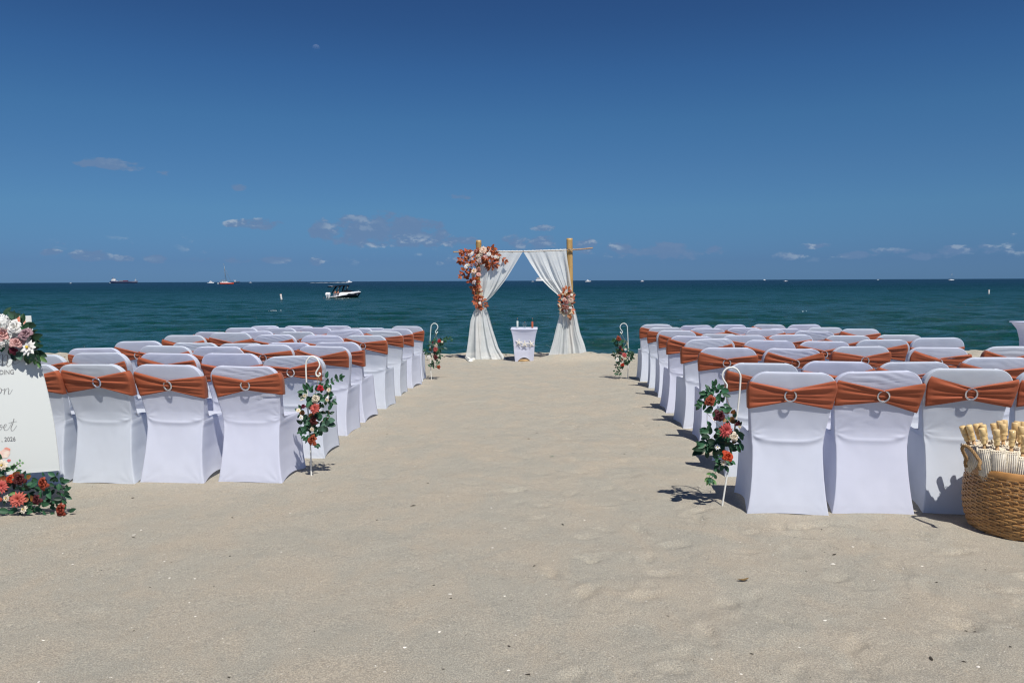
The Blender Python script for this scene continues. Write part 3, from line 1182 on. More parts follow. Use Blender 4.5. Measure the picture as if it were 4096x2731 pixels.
def wire_frame(b, x0, x1, y0, y1, hx, hy, dep=.07):
    """open wire holder hanging from the hook"""
    mb = MB()
    c = [b.loc(x0, y0, -.02), b.loc(x1, y0, -.02), b.loc(x1, y0, 2 * dep - .02), b.loc(x0, y0, 2 * dep - .02)]
    d = [b.loc(x0, y1, -.02), b.loc(x1, y1, -.02), b.loc(x1, y1, 2 * dep - .02), b.loc(x0, y1, 2 * dep - .02)]
    for q in (c, d):
        for i in range(4):
            mb.tube([q[i], q[(i + 1) % 4]], .0016, 5)
    for i in range(4):
        mb.tube([c[i], d[i]], .0016, 5)
        mb.tube([c[i], d[(i + 1) % 4]], .0012, 5)
    top = b.loc(hx, hy)
    for i in range(4):
        mid = (c[i] + top) / 2 + Vector((0, 0, -.018))
        mb.tube(spline([top, mid, c[i]], 4), .0018, 5)
    mb.tube(spline([top + Vector((0, 0, .012)), top + Vector((.006, 0, 0)), top + Vector((0, 0, -.012)), top + Vector((-.006, 0, 0)), top + Vector((0, 0, .012))], 4), .0016, 5)
    mb.build('wire_frame', M_GOLD, b.o)


def hanging(label, Y, seed, C, s, blooms, frame, vines, fills, leaves=()):
    """s: crop pixels per photograph pixel"""
    hx, hy = C(*frame[4:6])
    b = Bouquet('hanging_flowers', label, 'flower arrangement', hx, hy, Y, seed, 'flower arrangements hanging on the hooks')
    x0, y0 = C(frame[0], frame[2]); x1, y1 = C(frame[1], frame[3])
    wire_frame(b, x0, x1, y0, y1, hx, hy)
    for (x, y, r, kind, col) in blooms:
        px, py = C(x, y)
        b.bloom(px, py, r / s * 1.08, kind, col, dy=-.085 + b.g.uniform(-.012, .012))
    for (pts, ln, kind) in vines:
        b.vine([C(*p) for p in pts], ln / s * 1.0, kind, dy=-.045)
    for (x, y, rx, ry, n, ln, kinds) in fills:
        px, py = C(x, y)
        b.fill(px, py, rx / s, ry / s, int(n * 1.35), ln / s * 1.02, kinds, dy=-.035)
    for (x, y, ln, deg, kind) in leaves:
        px, py = C(x, y)
        b.leaf(px, py, ln / s, deg, kind, dy=-.05)
    return b


C = crop(1130, 1400, 3.015)
Y = hook('white hook on the aisle by the front left chairs', C(348, 1510),
         [C(*p) for p in ((348, 1510), (336, 1150), (305, 700), (290, 410), (282, 180), (305, 110), (350, 78), (405, 95), (442, 150), (446, 195), (420, 240), (404, 275), (412, 308), (438, 312), (458, 290), (440, 274))])
hanging('roses with coral dahlia hanging on the hook by the front left chairs', Y, 21, C, 3.015,
        [(455, 460, 44, 'rose', 'red'), (395, 590, 58, 'rose', 'cream'), (250, 678, 34, 'rose', 'plum'), (385, 700, 70, 'dahlia', 'coral'), (372, 850, 62, 'rose', 'burgundy'), (355, 1088, 72, 'rose', 'rust'),
         (265, 550, 32, 'daisy', 'cream'), (555, 480, 30, 'daisy', 'cream'), (535, 600, 28, 'daisy', 'cream'), (190, 725, 30, 'daisy', 'cream'), (222, 812, 34, 'daisy', 'white'), (355, 955, 30, 'daisy', 'cream')],
        (390, 560, 540, 860, 430, 310),
        [([(470, 440), (530, 410), (590, 380), (650, 350), (690, 335)], 70, 'green'), ([(330, 900), (280, 950), (230, 975)], 66, 'green'), ([(500, 560), (560, 600), (600, 620)], 72, 'green'), ([(380, 940), (360, 1010), (410, 1130)], 66, 'green')],
        [(350, 540, 120, 90, 14, 80, ['green']), (480, 560, 110, 110, 12, 80, ['green']), (330, 760, 140, 110, 14, 85, ['green', 'green', 'dark']), (430, 880, 110, 70, 10, 90, ['green', 'dark', 'euc']), (340, 1010, 100, 70, 12, 72, ['green']), (500, 740, 80, 90, 8, 80, ['green', 'dark']), (300, 900, 90, 90, 8, 80, ['dark', 'green'])],
        [(300, 480, 100, 120, 'green'), (530, 340, 90, 80, 'green'), (540, 860, 100, 10, 'euc'), (550, 890, 95, -15, 'euc'), (520, 900, 90, 40, 'euc'), (480, 920, 100, -50, 'euc'), (270, 755, 70, 180, 'brown'), (330, 760, 70, -60, 'brown'), (240, 560, 70, 150, 'cream'), (260, 590, 60, 190, 'cream')])

C = crop(2770, 1420, 2.412)
Y = hook('white hook on the aisle by the front right chairs', C(288, 1445),
         [C(*p) for p in ((288, 1445), (335, 1150), (395, 790), (440, 500), (463, 240), (455, 180), (425, 135), (380, 118), (330, 130), (295, 170), (290, 215), (310, 255), (330, 285), (328, 318), (303, 336), (278, 325), (282, 308), (298, 304))])
hanging('roses with coral dahlia hanging on the hook by the front right chairs', Y, 22, C, 2.412,
        [(175, 437, 58, 'rose', 'rust'), (262, 590, 64, 'rose', 'burgundy'), (325, 725, 74, 'dahlia', 'coral'), (440, 660, 32, 'rose', 'plum'), (400, 790, 48, 'rose', 'cream'), (345, 978, 62, 'rose', 'red'), (240, 885, 28, 'daisy', 'white'), (300, 1035, 30, 'daisy', 'cream'), (455, 690, 18, 'daisy', 'cream')],
        (140, 405, 560, 850, 300, 335),
        [([(240, 420), (200, 380), (160, 350), (120, 380)], 72, 'green'), ([(300, 980), (270, 1040), (240, 1100), (210, 1150), (180, 1190)], 62, 'green'), ([(180, 1140), (160, 1180), (150, 1210)], 50, 'light'), ([(120, 470), (90, 480), (70, 480)], 60, 'green')],
        [(210, 370, 90, 70, 12, 78, ['green']), (250, 500, 90, 60, 10, 78, ['green']), (200, 830, 100, 80, 16, 85, ['green', 'green', 'dark']), (320, 860, 120, 70, 14, 85, ['green', 'dark']), (400, 700, 80, 110, 10, 70, ['green']), (120, 900, 60, 40, 8, 90, ['dark']), (300, 1010, 90, 60, 10, 72, ['green']), (190, 720, 60, 60, 5, 70, ['green']), (340, 600, 70, 60, 7, 66, ['green', 'brown'])],
        [(210, 310, 76, 110, 'green'), (165, 345, 76, 120, 'green'), (250, 330, 60, 80, 'green'), (290, 380, 80, -10, 'green'), (110, 870, 95, 190, 'dark'), (120, 900, 95, 200, 'dark'), (430, 880, 70, -60, 'green'), (460, 850, 76, -70, 'green'), (200, 1200, 60, -60, 'light'), (150, 1195, 56, -100, 'light')])

C = crop(1680, 1280, 6.03)
Y = hook('white hook by the left chairs nearest the sea', C(275, 1425),
         [C(*p) for p in ((275, 1425), (262, 1200), (246, 800), (242, 500), (262, 200), (275, 130), (310, 90), (352, 79), (400, 100), (428, 150), (425, 195), (395, 240), (372, 275), (378, 305), (402, 310), (426, 292), (412, 278))])
hanging('small cluster of roses on the hook by the left chairs nearest the sea', Y, 23, C, 6.03,
        [(465, 505, 48, 'rose', 'red'), (385, 620, 52, 'rose', 'cream'), (370, 712, 62, 'dahlia', 'coral'), (240, 690, 26, 'rose', 'plum'), (380, 892, 66, 'rose', 'burgundy'), (215, 885, 48, 'daisy', 'white'), (450, 1132, 52, 'rose', 'rust'), (535, 525, 26, 'daisy', 'cream'), (305, 540, 30, 'rose', 'burgundy'), (270, 930, 26, 'daisy', 'cream'), (370, 990, 22, 'daisy', 'white')],
        (290, 440, 520, 820, 393, 330),
        [([(500, 490), (570, 450), (640, 440), (700, 420), (745, 470)], 70, 'green'), ([(220, 850), (160, 800), (120, 750)], 70, 'green'), ([(330, 1010), (280, 1070), (240, 1095)], 60, 'green')],
        [(330, 590, 90, 90, 14, 80, ['green', 'dark']), (460, 640, 80, 110, 12, 80, ['green', 'dark']), (300, 800, 110, 90, 14, 85, ['dark', 'green']), (450, 820, 80, 80, 10, 80, ['dark', 'green']), (360, 1040, 80, 90, 14, 66, ['green']), (550, 500, 70, 60, 9, 70, ['green'])],
        [(430, 1050, 60, 10, 'green'), (200, 830, 80, 130, 'euc'), (470, 880, 80, -70, 'dark')])

C = crop(2420, 1280, 5.6)
Y = hook('white hook by the right chairs nearest the sea', C(508, 1300),
         [C(*p) for p in ((508, 1300), (516, 1100), (525, 900), (522, 640), (510, 350), (500, 170), (490, 120), (460, 85), (415, 74), (365, 95), (337, 150), (350, 200), (380, 240), (392, 270), (375, 294), (350, 288), (342, 270), (355, 262))])
hanging('small cluster of roses on the hook by the right chairs nearest the sea', Y, 24, C, 5.6,
        [(305, 417, 64, 'rose', 'rust'), (345, 608, 44, 'rose', 'burgundy'), (355, 735, 30, 'rose', 'plum'), (437, 782, 60, 'dahlia', 'coral'), (452, 858, 44, 'rose', 'cream'), (280, 882, 54, 'daisy', 'white'), (395, 1000, 50, 'rose', 'red'), (455, 655, 32, 'daisy', 'white'), (385, 885, 30, 'rose', 'rust'), (385, 660, 26, 'rose', 'rust')],
        (280, 500, 500, 820, 368, 300),
        [([(290, 470), (240, 500), (200, 480), (190, 450)], 64, 'green'), ([(340, 1040), (310, 1090), (280, 1140), (260, 1190)], 60, 'green'), ([(520, 790), (570, 770), (600, 750)], 66, 'euc'), ([(310, 1150), (330, 1190), (340, 1200)], 48, 'green')],
        [(300, 500, 100, 60, 14, 72, ['green']), (330, 640, 90, 70, 12, 76, ['green', 'dark']), (270, 760, 80, 80, 12, 80, ['dark', 'green']), (490, 700, 60, 60, 8, 70, ['green']), (540, 850, 70, 50, 9, 84, ['dark', 'green']), (400, 930, 120, 50, 14, 72, ['green']), (320, 1030, 70, 60, 8, 66, ['green'])],
        [(300, 380, 60, 100, 'green'), (560, 810, 90, -20, 'dark'), (240, 780, 80, 210, 'dark'), (230, 1130, 60, 200, 'green'), (290, 1180, 60, -100, 'green')])


# ------------------------------------------------------------------ bamboo arch with curtains
def bamboo_material():
    m = bpy.data.materials.new('bamboo')
    m.use_nodes = True
    T = NT(m.node_tree)
    b = T.n['Principled BSDF']
    tc = T.node('ShaderNodeTexCoord').outputs['Object']
    mp = T.node('ShaderNodeMapping')
    T.l.new(tc, mp.inputs[0])
    mp.inputs['Scale'].default_value = (30, 30, 3)
    c = T.mix(T.ramp(T.noise(mp.outputs[0], 1.0, 4.0, 0.6), .3, .7), (0.36, 0.22, 0.075), (0.52, 0.34, 0.13))
    c = T.mix(T.ramp(T.noise(tc, 9.0, 5.0, 0.7), .60, .72), c, (0.22, 0.12, 0.04))
    T.l.new(c, b.inputs['Base Color'])
    b.inputs['Roughness'].default_value = 0.45
    return m


M_BAMBOO = bamboo_material()
AY = 15.02
AK = AY / FPX
arch_z = -SLOPE * AY
arch = empty('bamboo_arch', (0.2, AY, arch_z))
tag(arch, 'bamboo arch of two thick poles and a thin crossbar before the sea', 'wedding arch')


def pole(top, foot, rad, nodes):
    a, b = at(*foot, AY) - arch.location, at(*top, AY) - arch.location
    mb = MB()
    n = 60
    P, Rr = [], []
    L = (b - a).length
    for i in range(n + 1):
        t = i / n
        r = rad
        for q in nodes:
            r += .006 * math.exp(-((t - q) * L / .012) ** 2) - .003 * math.exp(-((t - q) * L + .025) ** 2 / .0003)
        P.append(a.lerp(b, t)); Rr.append(r)
    P.append(b - (b - a).normalized() * .004); Rr.append(rad * .80)
    P.append(b - (b - a).normalized() * .06); Rr.append(rad * .78)
    mb.tube(P, Rr, 20)
    mb.build('pole', M_BAMBOO, arch)


pole((1914.5, 961), (1914, 1445), .053, (.10, .30, .49, .68, .86, .966))
pole((2278, 953.5), (2283, 1445), .060, (.06, .21, .37, .52, .67, .772, .91))
bar = spline([at(1812.5, 1008, AY - .08), at(1915, 1007, AY - .08), at(2092, 1005.5, AY - .08), at(2289, 999, AY - .08), at(2371, 992, AY - .08)], 8)
MB().tube([p - arch.location for p in bar], .0125, 8).build('crossbar', pbr('cane', (0.36, 0.24, 0.14), rough=.6, var=.25, nscale=30), arch)
# cord lashing where bar and poles meet
for px, py in ((1915, 1007), (2281, 999)):
    c = at(px, py, AY - .03) - arch.location
    MB().tube([c + Vector((.07 * math.cos(t), .075 * math.sin(t), .018 * math.sin(3.1 * t))) for t in np.linspace(0, 25, 90)], .004, 5).build('lashing', pbr('jute', (0.42, 0.32, 0.2), rough=.9), arch)


def sheer_material():
    m = bpy.data.materials.new('sheer_white_voile')
    m.use_nodes = True
    T = NT(m.node_tree)
    out = T.n['Material Output']
    T.n.remove(T.n['Principled BSDF'])
    tc = T.node('ShaderNodeTexCoord').outputs['Object']
    d = T.node('ShaderNodeBsdfDiffuse')
    d.inputs[0].default_value = (0.80, 0.825, 0.815, 1)
    t = T.node('ShaderNodeBsdfTranslucent')
    t.inputs[0].default_value = (0.80, 0.825, 0.815, 1)
    m1 = T.node('ShaderNodeMixShader')
    m1.inputs[0].default_value = 0.25
    T.l.new(d.outputs[0], m1.inputs[1]); T.l.new(t.outputs[0], m1.inputs[2])
    tr = T.node('ShaderNodeBsdfTransparent')
    m2 = T.node('ShaderNodeMixShader')
    T.put(m2.inputs[0], T.ramp(T.noise(tc, 5.0, 3.0, 0.6), .3, .7, .76, .88))
    T.l.new(tr.outputs[0], m2.inputs[1]); T.l.new(m1.outputs[0], m2.inputs[2])
    T.l.new(m2.outputs[0], out.inputs[0])
    return m


M_SHEER = sheer_material()
C3 = crop(1780, 900, 2.614)


def curtain(label, topL, topR, edge_in, edge_out, tie, lowL, lowR, seed, mirror):
    """edges are pixel polylines; the panel fans from the bar to the tie, then flares to the sand"""
    o = empty('curtain', at(*C3(*tie[0]), AY - .1))
    tag(o, label, 'curtain', 'sheer curtains on the arch')
    g = np.random.default_rng(seed)

    def poly(pts, t):
        P = np.array([C3(*p) for p in pts])
        d = np.concatenate([[0], np.cumsum(np.hypot(*np.diff(P, axis=0).T))])
        d /= d[-1]
        # smooth interpolation
        tt = np.asarray(t)
        return np.stack([np.interp(tt, d, P[:, 0]), np.interp(tt, d, P[:, 1])], -1)

    def smooth(a, n=5):
        for _ in range(n):
            b = a.copy()
            b[1:-1] = (a[:-2] + 2 * a[1:-1] + a[2:]) / 4
            a = b
        return a
    NS, NT_ = 150, 60
    s = np.linspace(0, 1, NS)
    t = np.linspace(0, 1, NT_)
    ph = g.uniform(0, 6.28, 8)

    def pleats(s, k, drift):
        v = np.zeros_like(s)
        for j, (fr, am) in enumerate(((3, 1.0), (5, .7), (8, .32), (13, .12))):
            v = v + am * np.sin(2 * np.pi * fr * (s + drift * .05 * math.sin(j + k)) + ph[(j + k) % 8])
        return v
    Lp, Rp = smooth(poly(edge_in if mirror else edge_out, t)), smooth(poly(edge_out if mirror else edge_in, t))
    rows = []
    for i, ti in enumerate(t):
        A, B = Lp[i], Rp[i]
        row2 = A[None] * (1 - s[:, None]) + B[None] * s[:, None]
        # rows sag a little between the edges near the bar
        row2[:, 1] += (6 * math.sin(math.pi * ti)) * np.sin(np.pi * s)
        width = abs(B[0] - A[0]) * AK
        amp = (.014 + .014 * ti) * (0.25 + .75 * min(1, ti * 3 + .15)) + .012 * ti
        yy = AY - .095 - amp * pleats(s + .02 * np.sin(3 * ti + s * 4), 0, ti) * .8
        xw = row2[:, 0] + 3.0 * ti * np.cos(2 * np.pi * 7 * s + ph[5])
        rows.append([at(x, y, q) - o.location for (x, y), q in zip(np.stack([xw, row2[:, 1]], -1), yy)])
    n_up = len(rows)
    low = []
    t2 = np.linspace(0, 1, 60)
    LL, LR = smooth(poly(lowL, t2)), smooth(poly(lowR, t2))
    for i, ti in enumerate(t2):
        A, B = LL[i], LR[i]
        x = A[0] + (B[0] - A[0]) * s
        y = A[1] + (B[1] - A[1]) * s + (10 * ti ** 3) * np.sin(np.pi * s) + 1.2 * ti * np.sin(2 * np.pi * 9 * s + ph[3])
        amp = .018 + .050 * ti ** .8
        yy = AY - .10 - amp * (pleats(s * (1 - .1 * ti) + .03 * ti, 2, ti) * .42 + .75 * np.sin(np.pi * s * 2 + ph[1])) - .10 * ti * np.sin(np.pi * s)
        low.append([at(a, b, q) - o.location for a, b, q in zip(x, y, yy)])
    MB().grid(np.array(rows)).build('upper_drape', M_SHEER, o)
    MB().grid(np.array(low)).build('lower_drape', M_SHEER, o)
    # ruched heading wrapped over the bar
    head = []
    x0, x1 = C3(*topL), C3(*topR)
    for k in range(9):
        a = k / 8 * 2 * math.pi * .95
        row = []
        for q in np.linspace(0, 1, 120):
            px, py = x0[0] + (x1[0] - x0[0]) * q, x0[1] + (x1[1] - x0[1]) * q
            c = at(px, py, AY - .08)
            rr = .020 + .0025 * math.sin(q * 170 + ph[2]) + .002 * math.sin(q * 67)
            row.append(c + Vector((0, -math.cos(a) * rr, math.sin(a) * rr)) - o.location)
        head.append(row)
    MB().grid(np.array(head)).build('heading', M_SHEER, o)
    # tie cord
    c = at(*C3(*tie[1]), AY - .10) - o.location
    w = tie[2] * AK / 2.614
    MB().tube([c + Vector((w * math.cos(q), w * .8 * math.sin(q), .01 * math.sin(2 * q))) for q in np.linspace(0, 2 * math.pi, 24, endpoint=False)], .008, 6, closed=True).build('tie', M_SHEER, o)
    return o


cl = curtain('sheer white curtain tied to the left bamboo pole', (345, 279), (812, 278), [(812, 283), (770, 352), (705, 462), (640, 568), (570, 660), (500, 738), (440, 790), (405, 815)],
             [(352, 283), (362, 380), (372, 470), (370, 640), (372, 740), (378, 815)], [(390, 815), (392, 818), 26],
             [(372, 815), (340, 840), (300, 905), (266, 1000), (248, 1160), (228, 1310), (212, 1388)], [(412, 815), (430, 860), (462, 955), (502, 1100), (560, 1285), (628, 1394)], 1, False)
cr = curtain('sheer white curtain tied to the right bamboo pole', (822, 278), (1268, 262), [(822, 285), (900, 412), (1000, 560), (1100, 662), (1190, 738), (1225, 800)],
             [(1268, 268), (1282, 380), (1302, 500), (1322, 640), (1328, 720), (1318, 800)], [(1270, 800), (1272, 810), 48],
             [(1228, 800), (1208, 870), (1200, 930), (1166, 1060), (1130, 1215), (1090, 1345), (1060, 1394)], [(1318, 800), (1342, 840), (1380, 960), (1416, 1130), (1460, 1250), (1490, 1366)], 2, True)


def cloth_pool(o, pts, wid, seed, hgt=.05):
    """a roll of surplus cloth lying on the sand"""
    g = np.random.default_rng(seed)
    P = [on_ground(*C3(*p)) for p in pts]
    C_ = spline(P, 8)
    rows = []
    n = len(C_)
    for i, c in enumerate(C_):
        t = i / (n - 1)
        w = wid * (math.sin(math.pi * (.08 + .86 * t)) ** .6)
        row = []
        for j in range(25):
            a = math.pi * j / 24
            rr = 1 + .16 * math.sin(a * 7 + t * 6 + seed) + .10 * math.sin(a * 13 - t * 9 + 2 * seed) + .06 * math.sin(a * 21 + t * 17)
            z0 = gz(c.x, c.y)
            row.append((c.x - o.location.x, c.y - math.cos(a) * w * rr - o.location.y, z0 + math.sin(a) * hgt * rr * (.5 + .8 * math.sin(math.pi * t)) - .006 - o.location.z))
        rows.append(row)
    MB().grid(np.array(rows)).build('pooled_cloth', M_POOL, o)


M_POOL = fabric('white_voile_bunched', (0.78, 0.78, 0.72), rough=.9, weave=300)
cloth_pool(cl, [(208, 1390), (225, 1415), (262, 1432), (318, 1422)], .11, 3, .045)
cloth_pool(cl, [(285, 1405), (360, 1385), (450, 1392), (540, 1402)], .14, 5, .034)
cloth_pool(cl, [(540, 1396), (590, 1398), (632, 1398)], .05, 8, .02)
cloth_pool(cr, [(1056, 1398), (1085, 1396), (1120, 1398)], .05, 9, .03)

# flowers on the arch
C5 = crop(1820, 940, 4.9)
b = Bouquet('arch_flowers', 'large cascade of cream and rust flowers on the left bamboo pole', 'flower arrangement', *C5(440, 500), AY - .12, 31)
for (x, y, r, kd, col) in [(400, 320, 45, 'rose', 'dusty'), (555, 290, 72, 'dahlia', 'peach'), (510, 380, 52, 'rose', 'cream'), (345, 355, 38, 'dahlia', 'white'), (290, 395, 42, 'rose', 'pale'), (660, 375, 48, 'dahlia', 'white'),
                           (605, 428, 46, 'rose', 'blush'), (540, 450, 38, 'rose', 'rust'), (445, 412, 42, 'rose', 'cream'), (312, 470, 42, 'rose', 'pale'), (350, 525, 48, 'rose', 'orange'), (480, 505, 62, 'rose', 'pale'),
                           (225, 612, 46, 'dahlia', 'white'), (325, 600, 40, 'rose', 'mauve'), (405, 580, 48, 'rose', 'mauve'), (365, 705, 62, 'daisy', 'peach'), (465, 680, 54, 'rose', 'dusty'), (360, 785, 44, 'dahlia', 'cream'),
                           (465, 770, 48, 'dahlia', 'blush'), (355, 850, 38, 'rose', 'rust'), (430, 840, 38, 'rose', 'orange'), (370, 925, 46, 'rose', 'pale'), (440, 1000, 38, 'rose', 'rust'), (510, 1152, 40, 'daisy', 'cream'), (505, 1075, 30, 'daisy', 'cream'),
                           (490, 1332, 32, 'daisy', 'white'), (500, 1262, 28, 'rose', 'blush'), (790, 430, 32, 'dahlia', 'white'), (840, 440, 28, 'dahlia', 'cream'), (435, 920, 28, 'rose', 'rust'), (270, 590, 30, 'daisy', 'cream'), (730, 420, 30, 'rose', 'pale')]:
    b.bloom(*C5(x, y), r / 4.9 * 1.1, kd, col, dy=-.15 + b.g.uniform(-.03, .03))
for (x, y, rx, ry, n, ln, kk) in [(440, 420, 230, 150, 26, 95, ['rust', 'rust', 'rustm']), (700, 300, 110, 60, 15, 100, ['rust', 'rustm']), (680, 500, 170, 70, 22, 105, ['rust', 'rustm']), (720, 620, 120, 40, 12, 90, ['rust']),
                                  (800, 400, 70, 60, 12, 90, ['rust', 'rustm']), (200, 350, 100, 60, 13, 95, ['rust', 'rustm']), (170, 500, 80, 60, 12, 100, ['rust', 'rustm']), (180, 730, 80, 60, 11, 90, ['rust']),
                                  (330, 830, 90, 110, 14, 95, ['rust']), (400, 960, 90, 100, 16, 95, ['rust', 'rustm']), (440, 1130, 70, 110, 16, 95, ['rust', 'rustm']), (440, 1300, 70, 90, 15, 95, ['rust', 'rustm']), (500, 1390, 30, 50, 5, 80, ['rust'])]:
    b.fill(*C5(x, y), rx / 4.9 * .88, ry / 4.9 * .88, int(n * 1.15), ln / 4.9 * .84, kk, dy=-.04)
for pts, ln in (([(400, 420), (300, 340), (220, 330), (150, 300), (120, 340)], 85), ([(330, 520), (240, 470), (160, 470), (115, 520)], 90), ([(330, 700), (240, 710), (160, 740), (110, 800)], 85), ([(620, 430), (740, 440), (850, 430), (930, 470), (985, 500)], 90),
                ([(640, 380), (690, 310), (750, 280)], 85), ([(500, 1230), (560, 1260), (600, 1320), (605, 1370)], 80), ([(470, 1290), (490, 1370), (505, 1430)], 80), ([(610, 560), (720, 600), (810, 600)], 85)):
    b.vine([C5(*p) for p in pts], ln / 4.9 * .85, 'rust', dy=-.05, stem=M_TWIG, w=.003)

C7 = crop(2200, 1100, 7.84)
b = Bouquet('tieback_flowers', 'small cluster of dusty rose flowers on the right curtain tie', 'flower arrangement', *C7(500, 850), AY - .16, 32)
for (x, y, r, kd, col) in [(645, 800, 92, 'dahlia', 'peach'), (500, 850, 80, 'rose', 'dusty'), (500, 1020, 90, 'rose', 'dusty'), (460, 760, 64, 'rose', 'blush'), (590, 680, 50, 'rose', 'blush'), (640, 1022, 54, 'dahlia', 'white'), (375, 860, 48, 'rose', 'burgundy'),
                           (390, 1100, 44, 'rose', 'burgundy'), (512, 1152, 46, 'rose', 'mauve'), (700, 890, 40, 'rose', 'rust'), (680, 620, 40, 'daisy', 'white'), (380, 760, 36, 'daisy', 'cream'), (420, 970, 40, 'rose', 'rust'), (500, 540, 30, 'daisy', 'cream')]:
    b.bloom(*C7(x, y), r / 7.84 * 1.12, kd, col, dy=-.10 + b.g.uniform(-.02, .02))
for (x, y, ln, deg, kk) in [(500, 460, 150, 92, 'rust'), (560, 450, 130, 55, 'rust'), (460, 520, 150, 115, 'rust'), (600, 540, 120, 70, 'rust'), (560, 520, 130, 20, 'rust'), (380, 680, 150, 150, 'rust'), (340, 700, 120, 215, 'rust'), (690, 680, 150, 35, 'rust'), (720, 690, 110, -60, 'rust'),
                            (440, 620, 140, 120, 'tan'), (520, 640, 140, 80, 'tan'), (380, 940, 170, 165, 'tan'), (370, 1060, 130, 190, 'tan'), (380, 1130, 130, 220, 'tan'), (560, 1120, 190, -50, 'tan'), (600, 1130, 150, -25, 'tan'), (440, 1170, 140, -95, 'tan'),
                            (660, 1100, 140, 10, 'rust'), (680, 1130, 140, -50, 'rust'), (600, 1230, 190, -75, 'rust'), (570, 1240, 150, -60, 'brown'), (330, 640, 110, 170, 'rust'), (330, 850, 110, 150, 'rust'), (300, 930, 80, 170, 'rust'), (650, 580, 140, 12, 'tan'), (700, 870, 110, 15, 'rust'), (590, 930, 80, 5, 'light'), (420, 600, 120, 100, 'rust'), (620, 600, 120, 60, 'rust')]:
    b.leaf(*C7(x, y), ln / 7.84, deg, kk, dy=-.05)
b.fill(*C7(510, 880), 180 / 7.84, 330 / 7.84, 34, 110 / 7.84, ['rust', 'rust', 'brown'], dy=-.02)


# ------------------------------------------------------------------ covered tables
def table_cover(name, label, loc, H, prof, seed, hem=.09, rz=0.0, group=None):
    root = empty(name, loc, rz)
    tag(root, label, 'table', group)
    zs = np.array([p[0] for p in prof][::-1]); hw = np.array([p[1] for p in prof][::-1])
    lv = np.concatenate([np.linspace(0, H * .93, 34), np.linspace(H * .94, H - .027, 5)])
    N = 30
    t = cosp(N)[:-1]
    rows = []
    for z in lv:
        w = float(np.interp(z, zs, hw))
        bow = .050 * math.sin(math.pi * min(1, max(0, z / H))) ** .8
        ring = []
        for k in range(4):
            a = k * math.pi / 2
            e = -w + 2 * w * t
            d = -w + bow * np.sin(np.pi * t) * (0.55 if k == 0 else 1.0)
            if z < .45 * H:      # soft vertical folds in the lower half
                d = d + .006 * vnoise(e * 22 + k * 9 + 3, e * 0 + .4, seed) * (1 - z / (.45 * H))
            zz = z + hem * np.exp(-z / .09) * np.clip(np.sin(np.pi * np.clip((t - .14) / .72, 0, 1)), 0, 1) ** .7
            ring.append(np.stack([e * math.cos(a) - d * math.sin(a), e * math.sin(a) + d * math.cos(a), zz], -1))
        rows.append(np.concatenate(ring))
    w = prof[0][1]
    for z, ww in ((H - .025, w - .002), (H - .022, w + .002), (H - .006, w + .003), (H, w - .004)):
        ring = []
        for k in range(4):
            a = k * math.pi / 2
            e = -ww + 2 * ww * t
            ring.append(np.stack([e * math.cos(a) + ww * math.sin(a), e * math.sin(a) - ww * math.cos(a), np.full(len(t), z)], -1))
        rows.append(np.concatenate(ring))
    mb = MB()
    mb.grid(np.array(rows), closed_u=True)
    c = len(rows[0])
    b = (len(rows) - 1) * c
    mb.f.append(tuple(b + i for i in range(c))); mb.m.append(0)
    mb.build('cover', M_COVER, root)
    return root


tp = on_ground(2098, 1446)
TY = tp.y + .20
tz = gz(tp.x, TY - .2)
prof = [(.647, .255), (.616, .250), (.521, .226), (.42, .210), (.318, .199), (.183, .194), (0, .176)]
table_cover('ceremony_table', 'small table in white stretch cover under the arch', (tp.x, TY, tz - .004), .647, prof, 4, rz=R(-2))
M_WOOD = pbr('pale_pine', (0.55, 0.36, 0.17), rough=.6, var=.18, nscale=12)
o = MB().box((0, 0, .022), (.27, .30, .04), bev=.004).build('wooden_board', M_WOOD)
o.location = (tp.x, TY - .01, tz)
tag(o, 'pale wooden board lying under the small white table', 'board')


def starfish_mesh(seed):
    g = random.Random(seed)
    mb = MB()
    for k in range(5):
        a = 2 * math.pi * k / 5 + g.uniform(-.12, .12)
        L = .072 * g.uniform(.9, 1.1)
        P = [(0, 0, 0)] + [(L * q * math.cos(a + .08 * q * g.uniform(-1, 1)), -.004 * (1 - q), L * q * math.sin(a)) for q in (.2, .45, .7, .9, 1.0)]
        mb.tube(P, [.012, .0125, .0095, .0075, .0055, .002], 8)
    return mb.mesh('starfish', pbr('bleached_starfish', (0.74, 0.70, 0.60), rough=.85, bump=.6, bscale=260, bdist=.002))


gar = empty('starfish_garland', (tp.x, TY - .2, tz + .33))
tag(gar, 'cord with three bleached starfish tied round the small white table', 'garland')
C6 = crop(2000, 1240, 7.125)
ST = [starfish_mesh(k) for k in range(3)]
yf = TY - .205
for k, (x, y, rot) in enumerate(((532, 925, .18), (702, 968, -.02), (888, 960, -.3))):
    s = new_obj('starfish', ST[k], gar)
    s.location = at(*C6(x, y), yf) - gar.location
    s.rotation_euler = (0, R(-90) + rot, 0)
w = .2
loop = [Vector((sx * (w + .008), TY + sy * (w + .004) - gar.location.y - 0, .0)) for sx, sy in ((-1, -1), (-1, 1), (1, 1), (1, -1))]
MB().tube([Vector((p.x, p.y, -.032 + .003 * i)) for i, p in enumerate(loop)], .0022, 5, closed=True).build('cord', pbr('twine', (0.62, 0.58, 0.50), rough=.9), gar)

